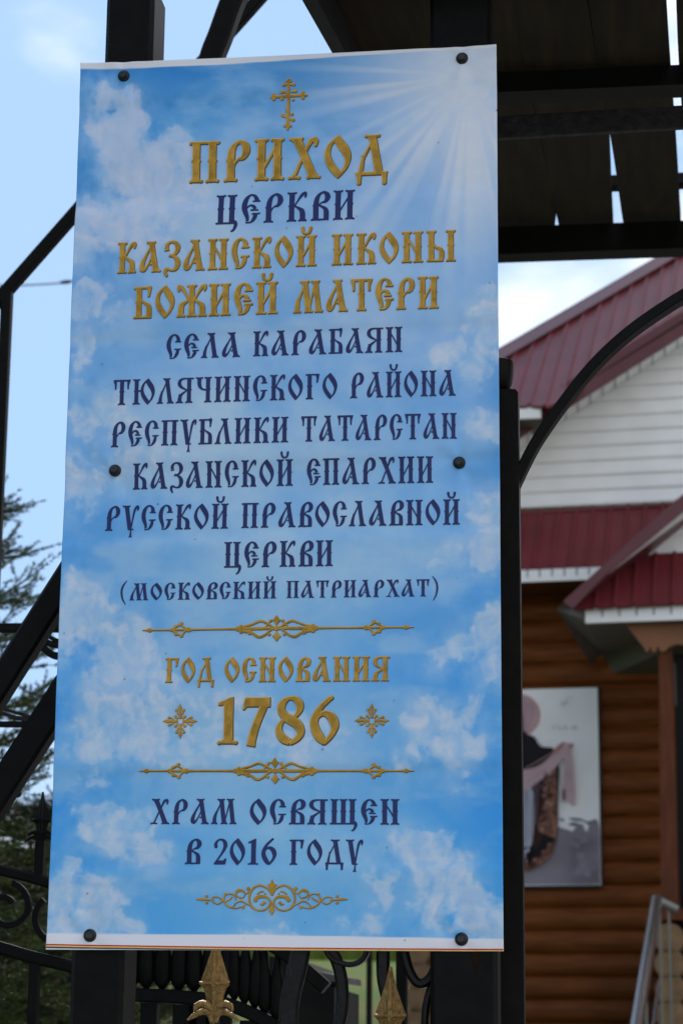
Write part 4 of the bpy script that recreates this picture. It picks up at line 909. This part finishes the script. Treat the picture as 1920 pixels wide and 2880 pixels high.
# eave of the main roof: pale fascia and soffit
b = MB(); b.prism([H(900, 951, .73), H(1241, 934, .73), H(1241, 960, .73), H(900, 972, .73)], -N*.02); b.build("fascia", M['siding'], house)
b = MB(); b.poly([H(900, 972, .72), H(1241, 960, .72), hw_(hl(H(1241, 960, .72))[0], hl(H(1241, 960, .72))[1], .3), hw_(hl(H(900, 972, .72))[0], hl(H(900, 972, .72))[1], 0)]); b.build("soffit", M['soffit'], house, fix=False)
# rake of the main gable: red trim, pale soffit strip with seams
wr_ = .46
tr = [(1100, 1028), (1568, 741), (1640, 697), (1640, 724), (1568, 769), (1100, 1064)]
b = MB(); P = [H(X, Y, wr_) for X, Y in tr]; b.prism(P, -N*.03); b.build("rake_trim", M['trim_red'], house)
b = MB(); top = [H(X, Y, wr_-.031) for X, Y in ((1100, 1000), (1640, 669), (1640, 690), (1100, 1030))]; b.prism(top, -N*3.2); b.build("gable_roof", M['trim_red'], house)
def soffit_strip(A0, A1, B0, B1, n, name):     # A: front lower edge, B: wall line
    b = MB(); b.prism([A0, A1, B1, B0], np.array([0, 0, .012]), 0)
    dz = np.array([0, 0, -.004])
    for i in range(1, n):
        t = i/n; a = A0+(A1-A0)*t; c = B0+(B1-B0)*t; d = (A1-A0)/np.linalg.norm(A1-A0)*.004
        b.prism([a-d+dz, a+d+dz, c+d+dz, c-d+dz], np.array([0, 0, .003]), 1)
    return b.build(name, [M['siding'], M['seam']], house)
soffit_strip(H(1100, 1064, wr_-.03), H(1640, 724, wr_-.03), H(1100, 1090, .02), H(1640, 744, .02), 19, "rake_soffit")
# pent roof below the gable
pp = H(1300, 1306, .60); p2 = H(1300, 1167, .02); v = p2-pp; ang = math.atan2(v[2], -(v@N)); e, s, nn = slope_plane(pp, ang)
ribbed([(960, 1317), (1640, 1290), (1640, 1150), (960, 1185)], pp, e, s, nn, .131, "pent_roof", M['roof_red'])
b = MB(); b.prism([H(960, 1188, .04), H(1640, 1150, .04), H(1640, 1156, .04), H(960, 1194, .04)], N*.02); b.build("flashing", M['trim_red'], house)
def fascia(A, w, n, name, t=.02):
    P = [H(X, Y, w) for X, Y in A]; b = MB(); b.prism(P, -N*t, 0)
    for i in range(1, n):
        tt = i/n; a = P[0]+(P[1]-P[0])*tt+N*.002; c = P[3]+(P[2]-P[3])*tt+N*.002; c = a+(c-a)*.62
        b.prism([a-U*.005, a+U*.005, c+U*.005, c-U*.005], N*.002, 1)
    return b.build(name, [M['siding'], M['seam']], house)
fascia([(960, 1319), (1640, 1291), (1640, 1319), (960, 1347)], .585, 24, "fascia")
b = MB(); q0, q1 = H(960, 1347, .57), H(1640, 1319, .57); b.prism([q0, q1, q1-N*.57, q0-N*.57], np.array([0, 0, .015])); b.build("soffit", M['brown_wood'], house)

# porch
wf = 1.55
tr = [(1700, 1022), (1512, 1182), (1292, 1381), (1313, 1397), (1400, 1311), (1563, 1178), (1700, 1066)]
b = MB(); b.prism([H(X, Y, 1.75) for X, Y in tr], -N*.03); b.build("porch_rake_trim", M['trim_red'], house)
b = MB(); b.prism([H(X, Y, 1.719) for X, Y in ((1700, 1030), (1512, 1188), (1298, 1382), (1310, 1392), (1400, 1305), (1563, 1172), (1700, 1058))], -N*1.7); b.build("porch_roof", M['trim_red'], house)
soffit_strip(H(1395, 1317, 1.72), H(1700, 1066, 1.72), H(1402, 1320, 1.33), H(1700, 1094, 1.33), 8, "porch_rake_soffit")
b = MB(); zb0 = H(1488, 1272, 1.30); 
pz = [H(1470, 1284, 1.3), H(1700, 1262, 1.3), H(1700, 1085, 1.3)]; b.prism(pz, -N*.03)
for k in range(1, 9):
    zz_ = zb0[2]+k*p_; q = hl(pz[0]); t1 = hl(pz[2]); uu = q[0]+(zz_-q[1])/(t1[1]-q[1])*(t1[0]-q[0])
    if uu < t1[0]: b.prism([hw_(uu, zz_, 1.305), hw_(t1[0], zz_, 1.305), hw_(t1[0], zz_+.012, 1.305), hw_(uu, zz_+.012, 1.305)], N*.006)
b.build("porch_gable_siding", M['siding'], house)
pp = H(1450, 1391, wf+.06); p2 = H(1530, 1270, 1.31); v = p2-pp; ang = math.atan2(v[2], -(v@N)); e, s, nn = slope_plane(pp, ang)
ribbed([(1318, 1397.5), (1700, 1379), (1700, 1262), (1488, 1272), (1398, 1314)], pp, e, s, nn, .131, "porch_pent_roof", M['roof_red'])
fascia([(1343, 1398), (1700, 1382), (1700, 1418), (1343, 1431)], wf, 9, "porch_fascia", .03)
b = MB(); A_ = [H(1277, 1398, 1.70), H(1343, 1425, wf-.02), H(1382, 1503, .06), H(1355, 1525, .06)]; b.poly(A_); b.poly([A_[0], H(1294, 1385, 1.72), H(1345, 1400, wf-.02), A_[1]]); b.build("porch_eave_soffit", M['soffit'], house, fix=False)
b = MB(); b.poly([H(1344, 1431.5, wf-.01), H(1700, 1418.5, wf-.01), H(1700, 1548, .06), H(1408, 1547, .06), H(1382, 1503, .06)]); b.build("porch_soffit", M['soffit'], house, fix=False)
Z6 = lambda a, c: (1102.5+a/3.368, 1176+c/3.368)
tr = [(1115, 868), (1700, 858), (1700, 1000), (1568, 1030), (1530, 1022), (1490, 1028), (1450, 1048), (1425, 1075), (1395, 1082), (1372, 1035), (1352, 1080), (1330, 1082), (1312, 1040), (1297, 1080), (1275, 1078), (1262, 1045), (1225, 1000), (1195, 960), (1150, 905)]
b = MB(); b.prism([H(*Z6(*q), 1.42) for q in tr], -N*.035); b.build("carved_trim", mat("carved_orange_board", (0.21, 0.075, 0.022), .5, vary=.15, scale=5), house)
b = MB(); b.prism([H(1511, 1497, 1.36), H(1541, 1495, 1.36), H(1555, 2082, 1.36), H(1517, 2082, 1.36)], -N*.17); pz0 = H(1536, 2100, 1.36); b.build("porch_post", M['brown_wood'], house)
b = MB(); b.prism([H(1543, 1502, 1.15), H(1700, 1496, 1.15), H(1700, 2420, 1.15), H(1561, 2420, 1.15)], -N*.05); b.build("porch_door", M['glass_dark'], house)
b = MB(); b.prism([H(1546, 1522, 1.152), H(1550, 1522, 1.152), H(1553, 1620, 1.152), H(1549, 1620, 1.152)], N*.01); b.build("door_reflection", M['soffit'], house)  # grey strip drawn as a light reflection in the door glass
# porch deck and steps
zd = zdk; ud = hl(H(1516, 2090, 1.4))[0]
b = MB(); b.prism([hw_(ud, zd-.07, 1.44), hw_(uR, zd-.07, 1.44), hw_(uR, zd, 1.44), hw_(ud, zd, 1.44)], -N*1.4); b.build("porch_deck", M['brown_wood'], house)

# handrail in polished steel
M['rail_grey'] = mat("dull_steel", (.16, .17, .15), .4, metal=.6)
hr = thing("stair_handrail", "polished steel stair handrail with thin balusters at the foot of the porch post", "handrail", hw_(ud, .9, 2.5))
ra = H(1553, 2089, 1.75); rb2 = H(1507, 2067, 1.8); rc_ = at(1462, 2351, 9.9); rd = at(1440, 2490, 8.6)
b = MB(); b.tube([rb2+(rc_-rb2)*-.004, rb2+(rc_-rb2)*.03, rb2+(rc_-rb2)*.3, rb2+(rc_-rb2)*.65, rc_, rd], .036, 14, ref=(1, .2, .1)); b.build("top_rail", M['chrome'], hr, smooth=True)
b = MB(); b.tube([ra, rb2+(ra-rb2)*.05], .03, 12, ref=(1, .2, .1)); b.build("landing_rail", M['rail_grey'], hr, smooth=True)
b = MB(); off_ = np.array([0, 0, -.55]); b.tube([rb2+off_, rc_+off_, rd+off_], .012, 10, ref=(1, .2, .1)); b.build("lower_rail", M['chrome'], hr, smooth=True)
for k, (X, Y, w) in enumerate(((1512.5, 2072, 1.78), (1534, 2082, 1.76))):
    t_ = H(X, Y, w); b = MB(); b.tube([t_, (t_[0], t_[1], 1.5)], .009, 10); b.build("baluster", M['rail_grey'], hr, smooth=True)
for t_ in (.62, 1.0):
    q = rb2+(rc_-rb2)*t_; b = MB(); b.tube([q, (q[0], q[1], float(ground_z(0, q[1]))-.1)], .009, 10); b.build("baluster", M['rail_grey'], hr, smooth=True)

# printed poster on the log wall (generic robed figure holding a white cloth)
post = thing("wall_poster", "pale printed poster of a haloed robed figure holding a cloth on the log wall", "poster", H(1280, 1800, .05))
Z4 = lambda a, c: (1176+a/4.964, 1568+c/4.964)
pc = lambda n_, c, v_=.0, **k_: mat("poster_"+n_, tuple(np.clip(lin(c)/np.array([.45, .52, .54]), .004, .85)), .45, vary=v_, spec=.15, **k_)
PM = [pc("ground", (168, 180, 182), .12, scale=1.6), pc("halo", (128, 112, 120), .15, scale=9), pc("halo_rim", (134, 112, 108)), pc("black", (12, 10, 14)), pc("robe", (34, 16, 18), .2), pc("cloth", (132, 120, 126), .06, scale=6),
      pc("brocade", (80, 58, 48), .75, scale=22), pc("tunic", (112, 122, 136), .2, scale=7, stretch=(6, 6, .5)), pc("smoke", (92, 94, 104), .22, scale=2.2), pc("skin", (112, 84, 80)), pc("script", (120, 112, 116)), pc("edge", (20, 22, 24)), pc("cloud", (86, 88, 98), .2, scale=8), pc("face", (120, 98, 96))]
wp = .055
pb = MB(); C4 = [H(*Z4(a, c), wp) for a, c in ((965, 55), (1010, 2308))]; ur0, ur1 = hl(C4[0])[0], hl(C4[1])[0]; uc = hl(H(*Z4(30, 1000), wp))[0]; zt, zb_ = hl(C4[0])[1], hl(C4[1])[1]
ul = 2*uc-ur0; ua = (ur0+ur1)/2
pb.prism([hw_(ul, zb_, wp), hw_(ua, zb_, wp), hw_(ua, zt, wp), hw_(ul, zt, wp)], -N*.018, 0); 
pb.build("panel", PM[0], post)
b = MB(); b.prism([hw_(ua+.001, zb_-.02, wp-.004), hw_(ua+.018, zb_-.02, wp-.004), hw_(ua+.018, zt, wp-.004), hw_(ua+.001, zt, wp-.004)], -N*.02); b.prism([hw_(ul, zb_-.02, wp-.004), hw_(ua, zb_-.02, wp-.004), hw_(ua, zb_-.001, wp-.004), hw_(ul, zb_-.001, wp-.004)], -N*.02); b.build("edge_shadow", PM[11], post)  # dark strips painted as the poster's shadow along its right and lower edge
fig = MB(); lay = [0]
def pz4(pts, m, sm_=True):
    lay[0] += 1; Q = spline([np.array(q, float) for q in pts+[pts[0]]], 5)[:-1] if sm_ else [np.array(q, float) for q in pts]
    hwv = wp+.0012*lay[0]; P = [H(q[0], q[1], wp) + N*(.0012*lay[0]) for q in (Z4(*q) for q in Q)]
    P2 = []
    for q in P:
        u_, z_, w_ = hl(q); u_ = min(max(u_, ul+.004), ua-.004); z_ = min(max(z_, zb_+.004), zt-.004); P2.append(hw_(u_, z_, w_))
    fig.poly(P2, m)
circ = lambda a, c, r, n=28: [(a+r*math.cos(2*math.pi*k/n), c+r*math.sin(2*math.pi*k/n)) for k in range(n)]
pz4([(-900, 1680), (520, 1640), (700, 1700), (860, 1690), (1005, 1660), (1010, 2310), (-900, 2310)], 8, False)
pz4([(640, 1540), (760, 1545), (860, 1580), (960, 1560), (980, 1680), (900, 1660), (820, 1590), (680, 1570)], 12); pz4([(630, 1620), (700, 1590), (820, 1630), (760, 1650)], 12); pz4([(520, 1545), (600, 1560), (560, 1580)], 12)
pz4(circ(80, 370, 240), 2, False); pz4(circ(80, 370, 212), 1, False)
for a in range(16):
    t = a*2*math.pi/16; pz4(circ(80+150*math.cos(t), 370+150*math.sin(t), 16, 8), 10, False)
pz4([(0, 330), (60, 260), (110, 340), (115, 480), (60, 600), (-20, 600)], 13)
pz4([(90, 330), (120, 400), (125, 540), (180, 600), (150, 700), (90, 640)], 3)
pz4([(-200, 650), (200, 600), (330, 730), (480, 760), (540, 940), (530, 1300), (510, 1780), (400, 1950), (120, 2090), (-250, 2050)], 3)
pz4([(210, 1150), (390, 1080), (360, 1700), (240, 1860)], 4)
pz4([(400, 1050), (500, 980), (520, 1400), (500, 1800), (440, 1980), (260, 2120), (90, 2150), (90, 2090), (260, 2050), (420, 1860), (490, 1780), (300, 1680), (350, 1400)], 6)
pz4([(-160, 1220), (215, 1180), (235, 1800), (120, 1880), (-160, 1840)], 7)
pz4([(150, 610), (250, 680), (370, 760), (480, 770), (420, 880), (300, 950), (160, 910), (90, 780)], 3)
pz4([(-200, 1100), (90, 1020), (330, 940), (560, 730), (610, 690), (680, 720), (600, 850), (460, 1010), (230, 1190), (90, 1250), (-200, 1260)], 5)
pz4([(590, 750), (660, 740), (700, 920), (725, 1330), (700, 1410), (640, 1350), (590, 1360), (565, 1280), (590, 1000)], 5)
pz4([(460, 790), (560, 700), (600, 690), (560, 760), (480, 830)], 9); pz4([(655, 720), (700, 695), (690, 740), (660, 770)], 9)
pz4([(580, 1220), (610, 1230), (605, 1340), (580, 1330)], 6)
for (a, c, w_, h_) in ((610, 1050, 76, 9), (638, 1015, 9, 110), (565, 232, 8, 50), (590, 210, 8, 66), (625, 180, 8, 70), (660, 175, 30, 8), (600, 240, 30, 8), (470, 505, 8, 40), (490, 500, 30, 7), (535, 505, 8, 38), (550, 535, 26, 7), (590, 502, 30, 7), (600, 510, 8, 36), (625, 505, 8, 36), (690, 500, 9, 42), (712, 505, 9, 36), (735, 500, 8, 42)):
    pz4([(a, c), (a+w_, c), (a+w_, c+h_), (a, c+h_)], 10, False)
rq = random.Random(4)
for k in range(70):                                                    # woven dots along the patterned hem
    t = rq.random(); a = 340+150*rq.random()*(1-.3*t)-40*abs(t-.5); c = 1010+700*t
    if 330+30*(1-t) < a < 505: pz4(circ(a, c, rq.uniform(7, 15), 7), rq.choice((3, 9, 10, 4, 6, 5)), False)
for k in range(16):
    t = k/15; pz4(circ(140+330*t, 2085-250*t*t, 12+5*rq.random(), 7), rq.choice((3, 9, 4)), False)
for k in range(22): pz4(circ(60+170*rq.random(), 1830+230*rq.random(), rq.uniform(10, 26), 8), rq.choice((3, 3, 7, 5, 4)), False)
for a, c, a2, c2, w_ in ((100, 1060, 560, 790, 7), (120, 1130, 500, 900, 6), (150, 1190, 420, 1010, 7), (120, 1240, 118, 1840, 7), (165, 1240, 170, 1820, 9), (200, 1260, 210, 1800, 6), (640, 800, 650, 1330, 6), (675, 820, 700, 1300, 6), (290, 1150, 250, 1800, 9), (330, 1130, 300, 1650, 7)):
    pz4([(a, c), (a2, c2), (a2+w_, c2+w_), (a+w_, c+w_)], 13 if c < 1200 and a < 160 else 12, False)
for k in range(14): pz4(circ(760+230*rq.random(), 1700+560*rq.random(), rq.uniform(30, 70), 10), rq.choice((8, 8, 12)), True)
fig.build("printed_figure", PM, post, fix=False)
# ------------------------------------------------------------------ spruces
def spruce(label, base, top, spread, m, seed, dens=1.0, nl=.016, low=.3, group=None):
    rg = np.random.default_rng(seed); root = thing("spruce_tree", label, "tree", base, group); bx, by, bz = base
    hgt = top-bz
    b = MB(); b.tube([(bx, by, bz-.2), (bx+.02, by, bz+hgt*.4), (bx, by+.02, bz+hgt*.8), (bx, by, top)], .03+.014*hgt, 9, scale=[1, .72, .3, .08]); b.build("trunk", M['bark'], root, smooth=True)
    segs = []                                     # (start, end) of needled twigs
    wood = MB()
    z = bz+low
    while z < top-.04:
        t = (top-z)/hgt; nb = int(rg.integers(5, 8)); L0 = spread*(top-z)*(.9+.2*rg.random())+.05
        for k in range(nb):
            az = 2*math.pi*(k/nb)+rg.random()*.9; Lb = L0*rg.uniform(.72, 1.12); el = rg.uniform(.12, .5) if t < .4 else rg.uniform(-.12, .3)
            d = np.array([math.cos(az), math.sin(az), 0]); pts = []; n = max(4, int(Lb/.07))
            for i in range(n+1):
                q = i/n; pts.append(np.array([bx, by, z])+d*Lb*q*math.cos(el)+np.array([0, 0, Lb*(math.sin(el)*q+.22*q*q-.16*q)]))
            wood.tube(pts, .0035+.004*Lb, 4, scale=list(np.linspace(1, .35, n+1)))
            sidev = np.array([-d[1], d[0], 0])
            for i in range(n):
                segs.append((pts[i], pts[i+1]))
                q = i/n
                if i == 0 and Lb > .3: continue
                for sgn in (-1, 1):
                    if rg.random() > .88*dens: continue
                    Lt = (.10+.38*Lb*(1-q))*rg.uniform(.5, 1.1); Lt = min(Lt, .34)
                    tv = (pts[i+1]-pts[i]); tv /= np.linalg.norm(tv); v = tv*rg.uniform(.5, .9)+sidev*sgn*rg.uniform(.5, .9)+np.array([0, 0, rg.uniform(-.25, .4)]); v /= np.linalg.norm(v)
                    a0 = pts[i]; a1 = a0+v*Lt; segs.append((a0, a1))
                    for w_ in range(int(Lt/.07)):
                        vv = v*.7+np.cross(v, (0, 0, 1))*rg.choice((-1, 1))*.6+np.array([0, 0, rg.uniform(-.2, .4)]); vv /= np.linalg.norm(vv)
                        c0 = a0+v*(.04+.07*w_); segs.append((c0, c0+vv*rg.uniform(.04, .11)))
            segs.append((pts[-1], pts[-1]+(pts[-1]-pts[-2])/np.linalg.norm(pts[-1]-pts[-2])*rg.uniform(.04, .12)))
        z += rg.uniform(.10, .16)*(1.0 if hgt < 5 else 1.5)
    A = np.array([a for a, _ in segs]); B = np.array([c for _, c in segs]); Ln = np.linalg.norm(B-A, axis=1)
    cnt = np.maximum(3, (Ln/.0021*dens)).astype(int); si = np.repeat(np.arange(len(segs)), cnt); m_ = len(si)
    t = rg.random(m_); D = ((B-A)/Ln[:, None])[si]; P = A[si]+(B-A)[si]*t[:, None]
    rv = rg.normal(size=(m_, 3)); rv -= D*np.sum(rv*D, 1)[:, None]; rv /= np.linalg.norm(rv, axis=1)[:, None]
    nd = D*.72+rv*.70; nd /= np.linalg.norm(nd, axis=1)[:, None]; ln = nl*rg.uniform(.7, 1.15, m_)
    wv = np.cross(nd, rg.normal(size=(m_, 3))); wv /= np.linalg.norm(wv, axis=1)[:, None]
    V = np.stack([P-wv*.0016, P+wv*.0016, P+nd*ln[:, None]], 1).reshape(-1, 3)
    nw = len(wood.v); allv = np.concatenate([V, np.array(wood.v)])-np.array(base)
    me = bpy.data.meshes.new("crown"); me.vertices.add(len(allv)); me.vertices.foreach_set('co', allv.astype(np.float32).ravel())
    tri = np.arange(3*m_, dtype=np.int32); wf_ = [f for f in wood.f]
    lv = np.concatenate([tri, np.array([i+3*m_ for f in wf_ for i in f], np.int32)]); ls = np.concatenate([np.arange(m_)*3, 3*m_+np.cumsum([0]+[len(f) for f in wf_[:-1]])]).astype(np.int32)
    me.loops.add(len(lv)); me.loops.foreach_set('vertex_index', lv); me.polygons.add(m_+len(wf_)); me.polygons.foreach_set('loop_start', ls)
    me.polygons.foreach_set('material_index', np.concatenate([np.zeros(m_, np.int32), np.ones(len(wf_), np.int32)])); me.update(calc_edges=True)
    me.materials.append(M[m]); me.materials.append(M['bark'])
    o = bpy.data.objects.new("crown", me); col.objects.link(o); o.parent = root
    return root
p = at(-75, 2100, 4.2); gz0 = float(ground_z(0, 4.2))
spruce("young green spruce with sparse upper shoots close behind the left iron fence", (p[0], 4.2, gz0), at(-60, 1085, 4.2)[2], .38, 'needle', 5, dens=1.6, nl=.015)
p = at(120, 2100, 6.3); gz0 = float(ground_z(0, 6.3))
spruce("darker bushy spruce low behind the banner's left post", (p[0], 6.3, gz0), at(120, 1790, 6.3)[2], .62, 'needle_dark', 9, dens=1.7, nl=.021)
p = at(-120, 2100, 7.6); gz0 = float(ground_z(0, 7.6))
spruce("dark spruce standing furthest back at the left edge", (p[0], 7.6, gz0), at(-120, 1760, 7.6)[2], .6, 'needle_dark', 14, dens=1.6, nl=.022)
p = at(20, 2200, 5.4); gz0 = float(ground_z(0, 5.4))
spruce("low dense spruce filling the space behind the fence scrolls", (p[0], 5.4, gz0), at(20, 1840, 5.4)[2], .70, 'needle_dark', 23, dens=1.6, nl=.02)
# three more of the same kind further back: copies of the dark spruce and of its parts
def tree_copy(src, label, X, y, Ytop, turn):
    b = at(X, 2300, y); gz_ = float(ground_z(b[0], y)); top = at(X, Ytop, y)[2]
    r = src.copy(); col.objects.link(r); r.location = (float(b[0]), y, gz_); r.rotation_euler = (0, 0, turn); s = (top-gz_)/src['height']; r.scale = (s*1.25, s*1.25, s)
    r['label'] = label
    for ch in src.children:
        c = ch.copy(); col.objects.link(c); c.parent = r
    return r
src = [o for o in col.objects if o.get('label', '').startswith('dark spruce standing')][0]
src['height'] = float(at(-120, 1760, 7.6)[2]-src.location.z)
for (X, y, Yt, a), lb in zip(((60, 9.2, 1850, 1.1), (-60, 10.6, 1800, 2.6), (175, 11.5, 1900, 4.0)), ("dark spruce in the back row, in line with the lone black spear tip", "broad dark spruce at the far left of the back row of trees", "dark spruce at the right end of the back row, mostly behind the banner")):
    tree_copy(src, lb, X, y, Yt, a)

# sub-parts of the house: trim, gutters boards and soffits belong to their roofs
def under(part, *kids):
    P = [o for o in house.children if o.name.split('.')[0] == part][0]
    for k in kids:
        for o in [o for o in house.children if o.name.split('.')[0] == k and o is not P]: o.parent = P
fs = [o for o in house.children if o.name.split('.')[0] in ('fascia', 'soffit')]
mr = [o for o in house.children if o.name == 'main_roof'][0]; pr_ = [o for o in house.children if o.name == 'pent_roof'][0]
for o in fs: o.parent = pr_ if o.name.endswith('.001') else mr
under('main_roof', 'hip_cap'); under('pent_roof', 'flashing'); under('gable_roof', 'rake_trim', 'rake_soffit')
under('porch_roof', 'porch_rake_trim', 'porch_rake_soffit', 'porch_eave_soffit'); under('porch_pent_roof', 'porch_fascia', 'porch_soffit', 'carved_trim'); under('porch_door', 'door_reflection')
for o in list(col.objects):
    if o.get('category') == 'tree': o['group'] = "spruces growing behind the left fence"
